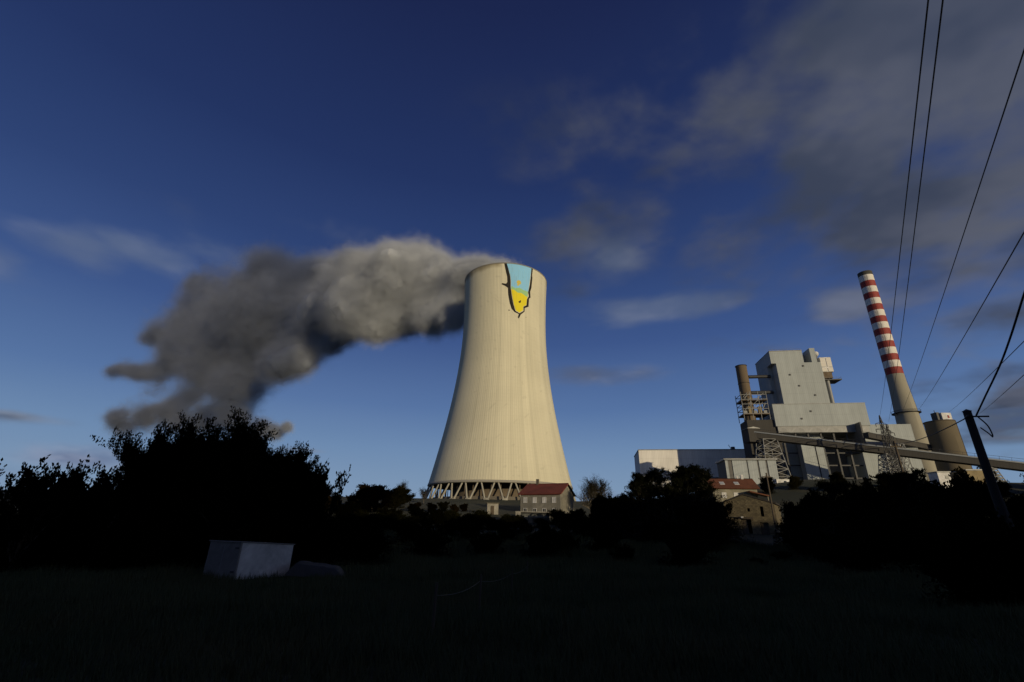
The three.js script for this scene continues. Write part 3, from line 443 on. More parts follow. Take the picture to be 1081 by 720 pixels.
// ---------------------------------------------------------------- vegetation
function leafTex() { return tex(64, 64, (u, v) => { const n = 0.8 + 0.4 * (per(u, v, 8, 8, 3, 3) - 0.5); return [n, n, n]; }); }
const LT = leafTex();
const leafMat = (r, g, b) => new THREE.MeshPhysicalMaterial({ color: new THREE.Color().setRGB(r, g, b), map: LT, roughness: 0.85, side: THREE.DoubleSide, transmission: 0.25, thickness: 0, specularIntensity: 0.4 });
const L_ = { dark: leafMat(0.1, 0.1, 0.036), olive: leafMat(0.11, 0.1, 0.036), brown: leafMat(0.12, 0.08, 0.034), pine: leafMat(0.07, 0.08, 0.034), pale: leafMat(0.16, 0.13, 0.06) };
const bark = mat(0.06, 0.048, 0.036), paleBark = mat(0.2, 0.17, 0.13);
function plantGeo(o) {                                   // o: seed, height, spread, up, levels, kids, leaf, leaves, cluster
  const r = rng(o.seed), wood = [], lp = [], ln = [], lu = [];
  const v3 = (x, y, z) => new THREE.Vector3(x, y, z), tmp = v3(), ax = v3(), bx = v3(), nn = v3();
  const leaf = (p, size, dirUp) => {
    nn.set(r() - 0.5, r() * 0.9 - 0.2, r() - 0.5).normalize(); ax.set(r() - 0.5, (r() - 0.3) * 1.2 + dirUp, r() - 0.5).normalize(); bx.crossVectors(nn, ax).normalize();
    const L = size * (0.7 + 0.6 * r()), w = L * (o.slim ?? 0.42), a = p, q = tmp.copy(p).addScaledVector(ax, L);
    const c1 = v3().copy(p).addScaledVector(ax, L * 0.45).addScaledVector(bx, w / 2), c2 = v3().copy(p).addScaledVector(ax, L * 0.45).addScaledVector(bx, -w / 2);
    const N = nn.crossVectors(ax, bx);
    for (const k of [a, c1, q, a, q, c2]) { lp.push(k.x, k.y, k.z); ln.push(N.x, N.y, N.z); }
    lu.push(0.5, 0, 1, 0.5, 0.5, 1, 0.5, 0, 0.5, 1, 0, 0.5);
  };
  const grow = (p, d, len, rad, lev) => {
    const steps = lev === 0 ? 5 : 3; let a = p.clone(), dir = d.clone();
    for (let i = 0; i < steps; i++) {
      dir.add(v3((r() - 0.5) * 0.35, (o.up ?? 0.15) * (lev ? 1 : 0.2), (r() - 0.5) * 0.35)).normalize();
      const b = a.clone().addScaledVector(dir, len / steps), r0 = rad * (1 - 0.6 * i / steps), r1 = rad * (1 - 0.6 * (i + 1) / steps);
      if (r0 > (o.twig ?? 0.012)) wood.push(bar(a.toArray(), b.toArray(), r0, r1, lev < 2 ? 7 : 4));
      const leafy = lev >= o.levels - 1 || (lev === o.levels - 2 && i > 0);
      if (leafy && o.leaves) { const n = Math.round(o.leaves * (lev === o.levels ? 1 : 0.7)); for (let k = 0; k < n; k++) { const f = r(); leaf(v3().lerpVectors(a, b, f).add(v3(r() - 0.5, r() - 0.5, r() - 0.5).multiplyScalar(o.cluster)), o.leaf, 0.25 + (o.up ?? 0)); } }
      if (lev < o.levels && (lev > 0 || i >= (o.clear ?? 1))) {
        const kids = lev === 0 ? o.kids0 ?? 4 : o.kids;
        for (let k = 0; k < kids; k++) {
          const az = r() * 6.283, tilt = (o.tilt ?? 0.9) * (0.6 + 0.6 * r()), e1 = v3(1, 0, 0).cross(dir).normalize(), e2 = v3().crossVectors(dir, e1);
          const nd = dir.clone().multiplyScalar(Math.cos(tilt)).addScaledVector(e1, Math.sin(tilt) * Math.cos(az)).addScaledVector(e2, Math.sin(tilt) * Math.sin(az)); nd.y = nd.y * 0.8 + 0.1;
          const shape = lev === 0 ? (o.cone ? 1.25 - 1.0 * i / steps : 0.75 + 0.5 * Math.sin((i + 0.6) / steps * 3)) : 1;
          grow(v3().lerpVectors(a, b, 0.3 + 0.7 * r()), nd.normalize(), len * (lev === 0 ? o.spread : 0.55) * shape * (0.75 + 0.5 * r()), r1 * 0.6, lev + 1);
        }
      }
      a = b;
    }
  };
  grow(v3(0, -0.3, 0), v3((r() - 0.5) * 0.1, 1, (r() - 0.5) * 0.1).normalize(), o.height * (o.cone ? 1 : 0.66), o.height * 0.022 + 0.04, 0);
  if (o.skirt) for (let k = 0; k < o.skirt; k++) { const a = r() * 6.283, q = Math.sqrt(r()) * o.skirtR; leaf(v3(Math.cos(a) * q, r() * r() * o.skirtH, Math.sin(a) * q), o.leaf, 0.3); }
  const g = new THREE.BufferGeometry(); g.setAttribute('position', new THREE.Float32BufferAttribute(lp, 3)); g.setAttribute('normal', new THREE.Float32BufferAttribute(ln, 3)); g.setAttribute('uv', new THREE.Float32BufferAttribute(lu, 2));
  let top = 0; for (let i = 1; i < lp.length; i += 3) top = Math.max(top, lp[i]);
  return { wood: merge(wood), leaves: lp.length ? g : null, top };
}
function plantKind(name, o, lm, wm = bark) { const g = plantGeo(o); return { name, g, lm, wm, top: g.top || o.height }; }
function plant(kind, x, z, topY, widen, turn, label, category, group) {   // scaled so that its top stands at topY
  const gy = groundY(x, z), s = (topY - gy) / kind.top;
  const t = thing(kind.name, label, category, [x, gy - 0.05, z], turn, group); t.scale.set(s * widen, s, s * widen);
  part('trunk', kind.g.wood, kind.wm, t); if (kind.g.leaves) part('crown', kind.g.leaves, kind.lm, t);
  return t;
}
const K = {
  big1: plantKind('leafy_tree', { seed: 3, height: 11, spread: 0.52, up: 0.26, levels: 3, kids: 3, kids0: 5, leaf: 0.26, leaves: 20, cluster: 0.5, clear: 0, skirt: 2500, skirtR: 4, skirtH: 6 }, L_.dark),
  big2: plantKind('leafy_tree', { seed: 8, height: 11, spread: 0.5, up: 0.3, levels: 3, kids: 3, kids0: 5, leaf: 0.24, leaves: 20, cluster: 0.45, clear: 0, skirt: 2500, skirtR: 4, skirtH: 6 }, L_.dark),
  fruit: plantKind('young_tree', { seed: 21, height: 6, spread: 0.55, up: 0.32, levels: 3, kids: 2, kids0: 4, leaf: 0.26, leaves: 7, cluster: 0.22, clear: 1, slim: 0.5, skirt: 900, skirtR: 2.2, skirtH: 3 }, L_.dark),
  fruit2: plantKind('young_tree', { seed: 35, height: 6, spread: 0.6, up: 0.28, levels: 3, kids: 2, kids0: 4, leaf: 0.26, leaves: 7, cluster: 0.22, clear: 1, slim: 0.5, skirt: 900, skirtR: 2.2, skirtH: 3 }, L_.dark),
  conifer: plantKind('conifer_tree', { seed: 5, height: 11, spread: 0.24, up: 0.02, levels: 2, kids: 5, kids0: 9, tilt: 1.35, leaf: 0.3, leaves: 12, cluster: 0.3, clear: 0, cone: true, slim: 0.25 }, L_.pine),
  conifer2: plantKind('conifer_tree', { seed: 15, height: 11, spread: 0.28, up: 0.05, levels: 2, kids: 5, kids0: 9, tilt: 1.25, leaf: 0.3, leaves: 12, cluster: 0.35, clear: 0, cone: true, slim: 0.25 }, L_.pine),
  broad: plantKind('broadleaf_tree', { seed: 44, height: 10, spread: 0.5, up: 0.14, levels: 3, kids: 3, kids0: 4, leaf: 0.4, leaves: 9, cluster: 0.7, clear: 0, slim: 0.55, skirt: 900, skirtR: 3.6, skirtH: 5 }, L_.olive),
  broad2: plantKind('broadleaf_tree', { seed: 57, height: 10, spread: 0.5, up: 0.18, levels: 3, kids: 3, kids0: 4, leaf: 0.4, leaves: 9, cluster: 0.7, clear: 0, slim: 0.55, skirt: 900, skirtR: 3.6, skirtH: 5 }, L_.olive),
  autumn: plantKind('autumn_tree', { seed: 61, height: 9, spread: 0.5, up: 0.16, levels: 3, kids: 3, kids0: 4, leaf: 0.45, leaves: 6, cluster: 0.8, clear: 0, slim: 0.6, skirt: 500, skirtR: 3, skirtH: 4 }, L_.brown),
  bare: plantKind('bare_tree', { seed: 71, height: 10, spread: 0.5, up: 0.2, levels: 3, kids: 3, kids0: 4, leaf: 0.2, leaves: 3, cluster: 0.3, clear: 1, twig: 0.008 }, L_.pale, paleBark),
  shrub: plantKind('shrub', { seed: 81, height: 3, spread: 0.7, up: 0.2, levels: 2, kids: 3, kids0: 5, leaf: 0.22, leaves: 16, cluster: 0.4, clear: 0, slim: 0.5, skirt: 1500, skirtR: 2, skirtH: 2 }, L_.dark),
};
// the thicket at the left edge of the field
const gThick = 'big leafy trees of the thicket behind the box trailer';
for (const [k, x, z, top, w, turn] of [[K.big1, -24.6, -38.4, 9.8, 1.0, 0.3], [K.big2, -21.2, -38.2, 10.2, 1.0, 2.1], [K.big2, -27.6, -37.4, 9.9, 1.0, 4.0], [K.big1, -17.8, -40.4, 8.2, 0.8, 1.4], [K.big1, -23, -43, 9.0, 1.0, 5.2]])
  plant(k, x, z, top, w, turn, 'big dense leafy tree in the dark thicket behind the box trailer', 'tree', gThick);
plant(K.fruit2, -16.4, -41.0, 6.7, 0.7, 1.0, 'young upright tree at the end of the thicket towards the cooling tower', 'tree');
for (const [k, x, z, top, w, turn] of [[K.fruit, -33.4, -31.2, 5.2, 1, 0.4], [K.fruit2, -30.4, -31.6, 5.3, 0.9, 2], [K.fruit, -29.6, -33.8, 5.9, 1, 3.3], [K.fruit2, -27.2, -33.6, 5.4, 0.85, 4.6], [K.fruit, -36, -29, 5, 1, 5.6]])
  plant(k, x, z, top, w, turn, 'young open tree with upright shoots beside the dark thicket', 'tree', 'young open trees at the edge of the thicket');
{
  const r = rng(90), spots = [];
  for (let i = 0; i < 15; i++) spots.push([-39 + i * 1.95 + r() * 0.6, -29 - i * 0.85 - r() * 1.5, -1.8 + 2.6 + r() * 1.6]);
  for (const [x, z, top] of spots) plant(K.shrub, x, z, top, 1.3, r() * 6.28, 'dark shrub in the understorey of the thicket', 'shrub', 'shrubs in the thicket understorey');
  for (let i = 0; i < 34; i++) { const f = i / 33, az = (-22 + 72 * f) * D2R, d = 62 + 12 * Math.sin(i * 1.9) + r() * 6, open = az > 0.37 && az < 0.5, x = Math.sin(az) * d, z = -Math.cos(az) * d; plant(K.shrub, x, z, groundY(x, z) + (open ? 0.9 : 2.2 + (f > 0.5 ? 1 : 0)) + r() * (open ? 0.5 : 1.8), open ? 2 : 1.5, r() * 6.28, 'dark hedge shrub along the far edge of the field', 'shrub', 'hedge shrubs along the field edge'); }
}
for (const [x, z, top, w] of [[20.9, -20.6, 2.5, 1.3], [22.9, -19.8, 1.9, 1.4], [19.2, -21.4, 1.5, 1.3], [21.6, -21.4, 2.9, 1.0]]) plant(K.shrub, x, z, top, w, x, 'dark shrub crowding the foot of the thick utility pole', 'shrub', 'shrubs at the foot of the utility pole');
// centre left: lit tree line beside the tower
{
  const r = rng(311);
  for (let i = 0; i < 17; i++) { const az = (-26 + 20.5 * i / 16 + r() * 0.8) * D2R, d = 118 + r() * 18, x = Math.sin(az) * d, z = -Math.cos(az) * d; plant(i % 4 === 2 ? K.broad : K.autumn, x, z, (az > -11.8 * D2R ? 5.8 : az > -16.6 * D2R && az < -12.6 * D2R ? 10 : 8.2) + r() * 1.4, 1.5, r() * 6.28, i % 4 === 2 ? 'olive tree mixed into the autumn tree line left of the cooling tower' : 'brownish autumn tree in the line leading to the cooling tower', 'tree', i % 4 === 2 ? 'olive trees left of the cooling tower' : 'autumn trees left of the cooling tower'); }
  for (let i = 0; i < 46; i++) { const az = (-24 + 46 * i / 45 + r() * 0.6) * D2R, d = 84 + r() * 22, x = Math.sin(az) * d, z = -Math.cos(az) * d, g = groundY(x, z); if (az > 0.36 || Math.hypot(x - 3.6, z + 108) < 9 && z < -98) continue; plant(K.shrub, x, z, g + 1.9 + r() * 1.5, 1.6, r() * 6.28, 'scrubby bush on the slope below the cooling tower', 'shrub', 'bushes on the slope below the cooling tower'); }
}
for (const [x, z, top, turn] of [[-33.5, -152, 14.6, 0.5], [-27, -156, 12.8, 2.2]]) plant(K.bare, x, z, top, 0.8, turn, 'thin pale bare tree beside the cooling tower leg ring', 'tree', 'bare trees beside the tower');
for (const [k, x, z, top, w, turn] of [[K.broad, -22, -92, 4.6, 1.5, 0], [K.broad2, -14, -98, 4.6, 1.4, 1.7], [K.broad, -30, -90, 5.4, 1.5, 3], [K.broad2, -38, -92, 6.2, 1.5, 4], [K.broad, -46, -88, 6.4, 1.5, 5]])
  plant(k, x, z, top, w, turn, 'low olive tree in the belt below the cooling tower', 'tree', 'low trees below the cooling tower');
for (const [x, z, top] of [[9.6, -84, 4.1], [12.4, -86, 4.8], [6.2, -82, 2.3], [-5, -88, 3.5]]) plant(K.broad2, x, z, top, 1.1, x, 'rounded dark tree in front of the red roofed house', 'tree', 'dark trees in front of the red roofed house');
// between tower and barn
for (const [k, x, z, top, w, turn] of [[K.broad, 15.5, -88, 7.2, 0.9, 1], [K.broad2, 19.4, -84, 7.0, 1, 2.4]]) plant(k, x, z, top, w, turn, 'dark broadleaf tree beside the gable of the red roofed house', 'tree', 'broadleaf trees beside the red roofed house');
for (const [x, z, top, turn] of [[19.6, -118, 13.2, 0], [23, -122, 14.6, 2]]) plant(K.bare, x, z, top, 1, turn, 'pale leafless tree catching sun beside the storage hall', 'tree', 'pale leafless trees near the storage hall');
for (const [k, x, z, top, w, turn] of [[K.conifer, 20.4, -70, 9.0, 1.2, 0], [K.conifer2, 22.3, -69.5, 10.0, 1.2, 1], [K.conifer, 24.2, -68, 10.3, 1.2, 2], [K.conifer2, 26.1, -68, 10.1, 1.2, 3], [K.conifer, 18.6, -71, 9.6, 1.2, 4], [K.conifer2, 23.2, -66, 9.4, 1.2, 5], [K.conifer, 28, -69, 9.0, 1.2, 0.7]])
  plant(k, x, z, top, w, turn, 'dark pointed conifer in the clump below the white storage hall', 'tree', 'conifers below the storage hall');
for (const [k, x, z, top, w, turn] of [[K.broad2, 16.4, -72, 6.8, 1, 0.5], [K.broad, 28.4, -72, 6.0, 1, 1.6], [K.broad, 25, -63, 5.6, 1.2, 2.6]])
  plant(k, x, z, top, w, turn, 'dark broadleaf tree at the foot of the conifer clump', 'tree', 'broadleaf trees round the conifer clump');
// right of the barn, below the conveyor
for (const [k, x, z, top, w, turn] of [[K.broad, 42.6, -57, 7.9, 0.95, 0], [K.conifer, 45.4, -55, 8.6, 1.3, 1.1], [K.broad, 48.6, -54, 9.0, 0.95, 2.2], [K.broad2, 44.2, -60.5, 7.6, 1, 3.3], [K.conifer2, 51.6, -52, 7.4, 1.3, 4.4], [K.broad2, 54, -50.6, 6.4, 1.1, 5.5], [K.broad, 41.2, -52, 4.0, 1.2, 0.6], [K.broad2, 57, -49, 5.6, 1.2, 1.7], [K.broad, 60, -46, 5.3, 1.2, 2.8], [K.conifer, 63, -44, 5.8, 1.3, 3.9], [K.broad, 50, -58, 6.4, 1, 5], [K.broad2, 66, -41, 5.6, 1.2, 4.9], [K.broad, 36.9, -61, 6.9, 0.9, 0.9], [K.conifer2, 39.6, -60, 7.8, 1.4, 2.1], [K.broad2, 34.9, -60, 5.4, 0.8, 3.1], [K.broad2, 38, -54, 3.6, 1.2, 4.2]])
  plant(k, x, z, top, w, turn, k.name === 'conifer_tree' ? 'dark pointed conifer standing in the belt below the conveyor gallery' : 'dark broadleaf tree in the belt below the conveyor gallery', 'tree', k.name === 'conifer_tree' ? 'conifers below the conveyor gallery' : 'tree belt below the conveyor gallery');
for (const [k, x, z, top, w, turn] of [[K.autumn, 176, -150, 27, 1.2, 0], [K.autumn, 186, -156, 28.5, 1.2, 1.2], [K.autumn, 166, -144, 24.6, 1.2, 2.4], [K.autumn, 196, -160, 28, 1.3, 3.6], [K.broad, 120, -150, 20, 1.2, 4.4], [K.broad2, 110, -160, 20.5, 1.2, 5.1], [K.broad, 100, -170, 20, 1.2, 0.4], [K.broad2, 90, -168, 19.4, 1.2, 1.5], [K.broad, 76, -172, 18.4, 1.2, 2.6]])
  plant(k, x, z, top, w, turn, k === K.autumn ? 'distant brownish tree beyond the utility pole' : 'tree on the slope at the foot of the power station', 'tree', k === K.autumn ? 'distant trees beyond the utility pole' : 'trees on the slope below the power station');

// ---------------------------------------------------------------- things lying in the field
{
  const [x, z] = [-15.75, -30.0], gy = groundY(x, z), t = thing('box_trailer', 'old white box trailer body standing at the edge of the field', 'trailer', [x, gy, z], 0);
  t.scale.setScalar(1.05); t.rotation.z = -0.012; t.rotation.y = Math.atan2(0.883, 0.468);               // local +x runs along the long pale side
  const shell = mat(0.95, 0.9, 0.8, 0.6), shadeTone = mat(0.34, 0.31, 0.26, 0.8);  // second tone darkened in colour for the less lit end of the trailer
  part('long_side', prism([[0.03, 0.14], [3.5, 0.14], [3.5, 1.86], [0.03, 2.02]], -0.05, 0), shell, t);
  part('rear_side', prism([[0.03, 0.14], [3.5, 0.14], [3.5, 1.86], [0.03, 2.02]], -2.9, -2.85), shell, t);
  part('end_panel', box(0, 0.05, 0.14, 2.02, -2.84, -0.06), shadeTone, t, 'end panel in a darker tone that stands for its shade'); part('end_panel', box(3.48, 3.53, 0.14, 1.86, -2.84, -0.06), shell, t);
  part('roof', prism([[-0.06, 2.03], [3.58, 1.87], [3.58, 1.93], [-0.06, 2.09]], -2.95, 0.05), shadeTone, t);
  part('corner_post', box(-0.03, 0.06, 0.12, 2.02, -0.04, 0.04), shadeTone, t); part('chassis', box(0.2, 3.3, 0.0, 0.13, -2.5, -0.4), M.darkSteel, t); part('floor', box(0.05, 3.47, 0.131, 0.139, -2.84, -0.06), M.wood, t);
  for (const s of [-0.62, -2.4]) { const w = part('wheel', new THREE.CylinderGeometry(0.26, 0.26, 0.18, 20).rotateX(Math.PI / 2).translate(2.2, 0.1, s), M.cable, t); part('rim', new THREE.CylinderGeometry(0.14, 0.14, 0.2, 14).rotateX(Math.PI / 2).translate(2.2, 0.1, s), M.galv, w); }
  part('door_bar', bar([0.02, 0.4, -1.45], [0.02, 1.9, -1.45], 0.03), M.galv, t); for (const yy of [0.5, 1.7]) part('hinge', box(-0.04, -0.005, yy, yy + 0.08, -0.4, -0.12), M.darkSteel, t);
}
{
  const [x, z] = [-12.0, -33.2], gy = groundY(x, z), t = thing('covered_heap', 'low grey tarpaulin heap lying beside the box trailer', 'tarpaulin', [x, gy, z], 0.2);
  const g = new THREE.PlaneGeometry(3.6, 2.4, 40, 30).rotateX(-Math.PI / 2), p = g.attributes.position;
  for (let i = 0; i < p.count; i++) { const X = p.getX(i), Z = p.getZ(i), e = Math.min(1, Math.max(0, 1.15 - Math.max(Math.abs(X + 0.15) / 1.7, Math.abs(Z) / 1.15)) * 2.3); p.setY(i, Math.min(1, e) * (0.85 - 0.16 * X) * (0.8 + 0.3 * fbm(X * 1.1, 2, Z * 1.1, 3)) + 0.05 * fbm(X * 4, 1, Z * 4, 3) - 0.03); }
  g.computeVertexNormals(); part('tarpaulin', g, mat(0.07, 0.065, 0.055, 0.8, gray, { side: THREE.DoubleSide }), t); part('timber', box(-1.2, 1.1, 0.02, 0.18, -0.5, -0.3), M.wood, t);
  solo('plank', box(-0.7, 0.7, 0, 0.05, -0.1, 0.1).rotateY(0.3), mat(0.3, 0.29, 0.27), 'pale plank lying on the grass in front of the box trailer', 'plank', undefined, onGround(-13.3, -29.2, 0.02));
}
{
  const spots = [[-1.6, -11.6, 1.15], [-0.9, -17.2, 1.1], [0.2, -24, 1.15], [1.2, -32, 1.2]];
  spots.forEach(([x, z, h], i) => solo('fence_post', [bar([0, -0.3, 0], [0.04, h, 0.02], 0.035, 0.03, 7)], M.wood, 'thin weathered fence stake standing in the dark field', 'fence post', 'stakes of the field fence', onGround(x, z)));
  for (let i = 0; i < 3; i++) { const [a, b] = [spots[i], spots[i + 1]]; solo('fence_wire', wire([a[0], groundY(a[0], a[1]) + 0.9, a[1]], [b[0], groundY(b[0], b[1]) + 0.9, b[1]], 0.12, 0.006, 12), M.darkSteel, 'thin slack wire strung between two field fence stakes', 'fence wire', 'wires of the field fence'); }
}
{
  const blades = [], r = rng(7);
  for (let i = 0; i < 9; i++) { const a = r() * 6.28, l = 0.09 + r() * 0.13, lean = 0.3 + r() * 0.5, x = (r() - 0.5) * 0.1, z = (r() - 0.5) * 0.1, w = 0.006; const c = Math.cos(a), s = Math.sin(a); blades.push(x - s * w, 0, z + c * w, x + s * w, 0, z - c * w, x + c * l * lean, l, z + s * l * lean); }
  const g = new THREE.BufferGeometry(); g.setAttribute('position', new THREE.Float32BufferAttribute(blades, 3)); g.setAttribute('uv', new THREE.Float32BufferAttribute(new Float32Array(blades.length / 3 * 2), 2)); g.computeVertexNormals();
  const N = 130000, im = new THREE.InstancedMesh(g, new THREE.MeshStandardMaterial({ color: 0xffffff, roughness: 0.9, side: THREE.DoubleSide }), N), m = new THREE.Matrix4(), q = new THREE.Quaternion(), up = new THREE.Vector3(0, 1, 0), c = new THREE.Color();
  for (let i = 0; i < N; i++) { const d = 3 + 74 * Math.pow(r(), 0.9), az = (r() - 0.5) * 2.3, x = Math.sin(az) * d, z = -Math.cos(az) * d, s = (0.7 + r() * 0.9) * (1 + d * 0.035) * (0.6 + 0.9 * n3(x * 0.4, 3, z * 0.4)); m.compose(new THREE.Vector3(x, groundY(x, z) - 0.01, z), q.setFromAxisAngle(up, r() * 6.28), new THREE.Vector3(s, s, s)); im.setMatrixAt(i, m); const k = n3(x * 0.5, 1, z * 0.5); im.setColorAt(i, c.setRGB(0.034 + 0.03 * k, 0.05 + 0.014 * k, 0.012 + 0.006 * k)); }
  im.name = 'grass'; lit(im); im.userData = { kind: 'stuff', label: 'short dark grass covering the field', category: 'grass' }; scene.add(im);
}

// ---------------------------------------------------------------- steam plume: a cloud of fine droplets drifting off the tower
{
  const PUFFS = [[-4, 115, -212, 14], [-7.0, 125.9, -214.1, 6.0], [-16.5, 130.8, -220.8, 8.8], [-26.4, 131.0, -227.7, 12.7], [-30.2, 120.8, -240.5, 13.1], [-31.6, 105.1, -232.2, 10.4], [-42.2, 143.6, -244.7, 14.8], [-43.6, 126.0, -247.9, 19.2], [-47.6, 111.0, -248.9, 12.2], [-62.1, 158.4, -264.8, 18.6], [-63.3, 133.8, -264.0, 21.6], [-67.4, 121.5, -268.6, 11.2], [-75.3, 146.1, -248.1, 17.4], [-82.1, 133.7, -264.8, 22.9], [-86.8, 117.6, -269.6, 13.0], [-105.0, 156.9, -270.0, 17.6], [-103.7, 132.5, -267.4, 23.0], [-116.1, 127.0, -300.2, 14.4], [-149.4, 183.6, -328.0, 21.2], [-126.0, 114.8, -305.8, 9.3], [-137.1, 142.6, -299.8, 22.9], [-176.9, 171.7, -339.1, 30.8], [-212.8, 201.5, -352.3, 24.6], [-186.4, 155.5, -346.8, 32.5], [-226.9, 170.3, -361.6, 34.1], [-203.7, 152.5, -360.1, 35.1], [-153.4, 135.5, -330.9, 23.3], [-295.9, 220.4, -430.6, 29.4], [-306.0, 192.9, -434.6, 34.9], [-355.4, 213.8, -470.2, 27.3], [-350.1, 187.0, -460.4, 26.3], [-288.0, 163.4, -412.4, 32.5], [-241.5, 141.8, -390.7, 33.9], [-166.8, 104.1, -314.0, 16.1], [-147.9, 107.7, -309.0, 14.7], [-247.7, 126.6, -385.7, 29.7], [-281.2, 129.8, -405.5, 26.0], [-215.9, 105.2, -369.0, 20.2], [-336.4, 154.5, -435.8, 20.7], [-219.9, 94.4, -350.3, 19.1], [-273.5, 105.9, -389.8, 18.0], [-325.5, 104.6, -450.7, 18.7], [-355.9, 135.2, -447.6, 17.1], [-408.6, 148.7, -487.3, 14.5], [-483.5, 167.8, -544.2, 12.7], [-404.2, 98.5, -495.8, 18.2], [-359.5, 96.6, -469.2, 17.3], [-425.4, 97.8, -494.7, 11.1], [-260.1, 84.4, -403.9, 18.2], [-219.2, 76.4, -370.4, 15.2], [-279.5, 74.9, -399.7, 14.6], [-171.9, 60.1, -320.4, 8.5], [-163.0, 58.1, -326.2, 6.6], [-153.2, 60.9, -319.3, 4.6], [-417.9, 101.5, -501.8, 12.3], [-375.7, 95.0, -472.2, 14.5], [-350.0, 148.6, -454.3, 17.5], [-394.3, 150.6, -485.3, 13.4], [-462.3, 168.1, -532.9, 11.4], [-319.9, 87.8, -433.2, 16.0], [-401.2, 204.2, -490.1, 19.5], [-418.5, 197.1, -502.2, 13.2], [-336.0, 235.9, -444.5, 18.3]];
  const plume = new THREE.Group(); plume.name = 'steam_plume'; plume.userData = { kind: 'stuff', label: 'grey steam plume drifting sideways off the cooling tower', category: 'steam' }; scene.add(plume);
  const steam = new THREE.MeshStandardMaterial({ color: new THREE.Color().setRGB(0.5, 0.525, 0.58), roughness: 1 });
  // one smooth billowing body: the puffs summed, broken up by slow noise, meshed where the sum is dense
  const AX = new THREE.Vector3(-Math.sin(55 * D2R), 0, -Math.cos(55 * D2R)), AC = new THREE.Vector3(-AX.z, 0, AX.x), O = new THREE.Vector3(-4, 0, -212);
  const local = PUFFS.map(([x, y, z, R]) => { const v = new THREE.Vector3(x, y, z).sub(O); const a = v.dot(AX); return [a, y, v.dot(AC), R * (1.06 + 0.08 * sst(110, 260, a))]; });
  const rough = (x, y, z) => 1 + (1.3 + 1.3 * sst(100, 320, x)) * (fbm(x / 30, y / 26, z / 26, 2) - 0.5) + 1.0 * (fbm(x / 12 + 7, y / 11, z / 11, 2) - 0.5);
  const dense = (x, y, z) => { let f = 0; if (x > 190) { const w = 46 * sst(190, 420, x); x += w * (fbm(x / 34, y / 20, z / 34, 2) - 0.5); y += w * 0.7 * (fbm(x / 30 + 9, y / 22, z / 30 + 4, 2) - 0.5); } for (const [px, py, pz, R] of local) { const q = ((x - px) ** 2 + (y - py) ** 2 + (z - pz) ** 2) / (R * R); if (q < 3) f += Math.exp(-2.2 * q); } return f; };
  const iso = (x) => 0.55 + 2.4 * sst(150, 380, x);      // the far end is thin mist only
  const N = 112, mc = new MarchingCubes(N, steam, false, false, 500000), box3 = [[-30, 640], [40, 250], [-75, 75]], at = (k, i) => { const h = N / 2, [lo, hi] = box3[k]; return lo + (hi - lo) * ((i - h) / h + 1) / 2; };
  mc.isolation = 0;
  for (let k = 0; k < N; k++) for (let j = 0; j < N; j++) for (let i = 0; i < N; i++) { const x = at(0, i), y = at(1, j), z = at(2, k), f = dense(x, y, z); mc.field[i + j * N + k * N * N] = f < 0.12 ? f - 0.6 : f * rough(x, y, z) - iso(x) - (y < 118 && x < 24 ? 0.6 : 0); }
  mc.update();
  const cp = new Float32Array(mc.count * 3); cp.set(mc.positionArray.subarray(0, mc.count * 3));
  let cg = new THREE.BufferGeometry(); cg.setAttribute('position', new THREE.BufferAttribute(cp, 3));
  const w3 = new THREE.Vector3(), toWorld = (x, y, z) => w3.copy(O).addScaledVector(AX, x).addScaledVector(AC, z).setY(y);
  for (let i = 0; i < cp.length; i += 3) { const [x, y, z] = [0, 1, 2].map((k) => box3[k][0] + (box3[k][1] - box3[k][0]) * (cp[i + k] + 1) / 2); toWorld(x, y, z).toArray(cp, i); }
  cg = mergeVertices(cg, 0.02); cg.computeVertexNormals();
  part('billows', cg, steam, plume);
  // and the thinning mist of droplets round it
  const r = rng(123), spots = [];
  for (const [cx, cy, cz, R] of local) {
    toWorld(cx, cy, cz); const px = w3.length() / 455, far = sst(200, 480, cx), n = Math.round((R / px) ** 2 * (13 - 4.5 * far));
    for (let i = 0, tries = 0; i < n && tries < n * 5; tries++) {
      const u = r() * 2 - 1, a = r() * 6.2832, q = 0.3 + 1.25 * r(), s = Math.sqrt(1 - u * u), x = cx + R * q * s * Math.cos(a), y = cy + R * q * u, z = cz + R * q * s * Math.sin(a);
      const rad = Math.hypot(x, z); if (y < 118.5 && rad < 24 && (y < 108 || rad > 18.5)) continue;
      const f = dense(x, y, z) * rough(x, y, z), t = (f - 0.05) / (0.42 + 0.34 * far);
      if (t < 0 || f > iso(x) * 1.05 || r() > t ** 1.3) continue;
      toWorld(x, y, z); spots.push([w3.x, w3.y, w3.z, px]); i++;
    }
  }
  // a droplet cluster: 34 specks far smaller than a pixel, thinning outwards
  const cl = [];
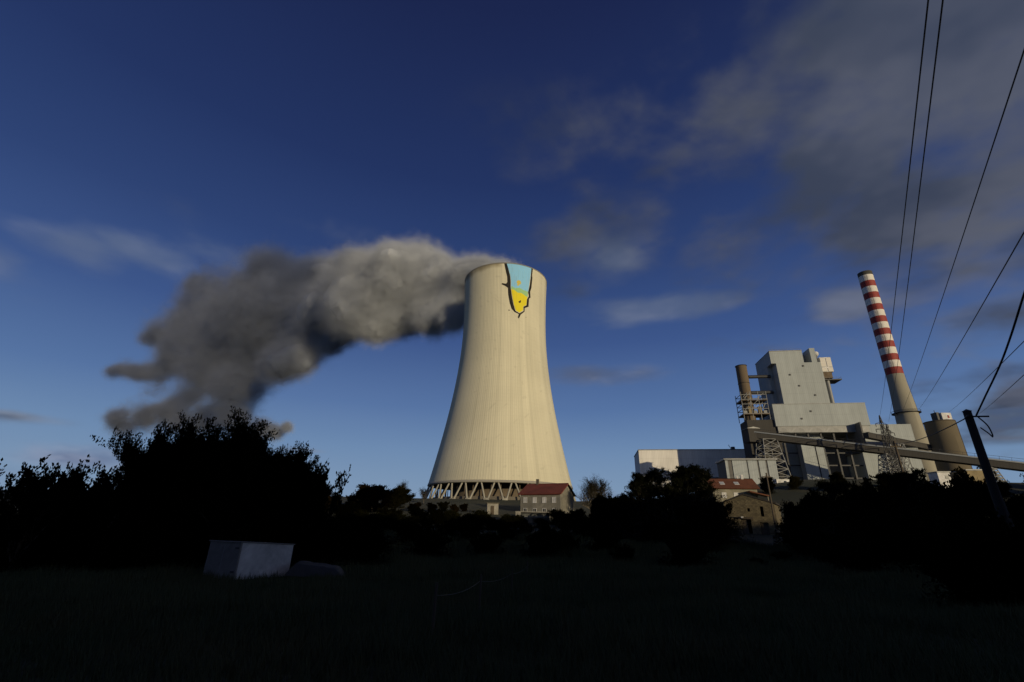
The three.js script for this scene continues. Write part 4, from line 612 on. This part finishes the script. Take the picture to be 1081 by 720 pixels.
  for (let i = 0; i < 34; i++) { const c = [0, 1, 2].map(() => (r() + r() + r() - 1.5) * 3.0), e = 0.054 * (0.7 + 0.6 * r()), v = [[1, 1, 1], [-1, -1, 1], [-1, 1, -1], [1, -1, -1]].map((k) => k.map((n, j) => c[j] + n * e)); for (const f of [[0, 2, 1], [0, 1, 3], [0, 3, 2], [1, 2, 3]]) for (const k of f) cl.push(...v[k]); }
  const cgeo = new THREE.BufferGeometry(); cgeo.setAttribute('position', new THREE.Float32BufferAttribute(cl, 3)); cgeo.computeVertexNormals();
  const im = new THREE.InstancedMesh(cgeo, steam, spots.length), m = new THREE.Matrix4(), q = new THREE.Quaternion();
  spots.forEach(([x, y, z, s], i) => { q.set(r() - 0.5, r() - 0.5, r() - 0.5, r() - 0.5).normalize(); m.compose(new THREE.Vector3(x, y, z), q, new THREE.Vector3(s, s, s)); im.setMatrixAt(i, m); });
  im.name = 'droplets'; lit(im); im.userData.kind = 'stuff'; plume.add(im);
  console.log('droplets', spots.length);
}
{
  // unseen cloud added towards the sun, shading the far end of the plume
  const g = new THREE.IcosahedronGeometry(1, 24), p = g.attributes.position, eu = new THREE.Vector3(Math.cos(SUN_AZ), 0, -Math.sin(SUN_AZ)), ev = new THREE.Vector3().crossVectors(SUN, eu).normalize(); if (ev.y < 0) ev.negate();
  const c = eu.clone().multiplyScalar(-78).addScaledVector(ev, 196).addScaledVector(SUN, 4200), v = new THREE.Vector3();
  for (let i = 0; i < p.count; i++) { v.fromBufferAttribute(p, i); const k = 0.62 + 0.85 * fbm(v.x * 2 + 5, v.y * 2, v.z * 2, 4), w = eu.clone().multiplyScalar(v.x * 112 * k).addScaledVector(ev, v.y * 168 * k).addScaledVector(SUN, v.z * 90 * k); p.setXYZ(i, w.x, w.y, w.z); }
  g.computeVertexNormals();
  solo('added_cloud', g, mat(0.8, 0.8, 0.8, 1, gray, { transparent: true, opacity: 0.52 }), 'unseen body added between the sun and the far end of the plume to shade it', 'added_cloud', undefined, c.toArray());
}
renderer.render(scene, camera);
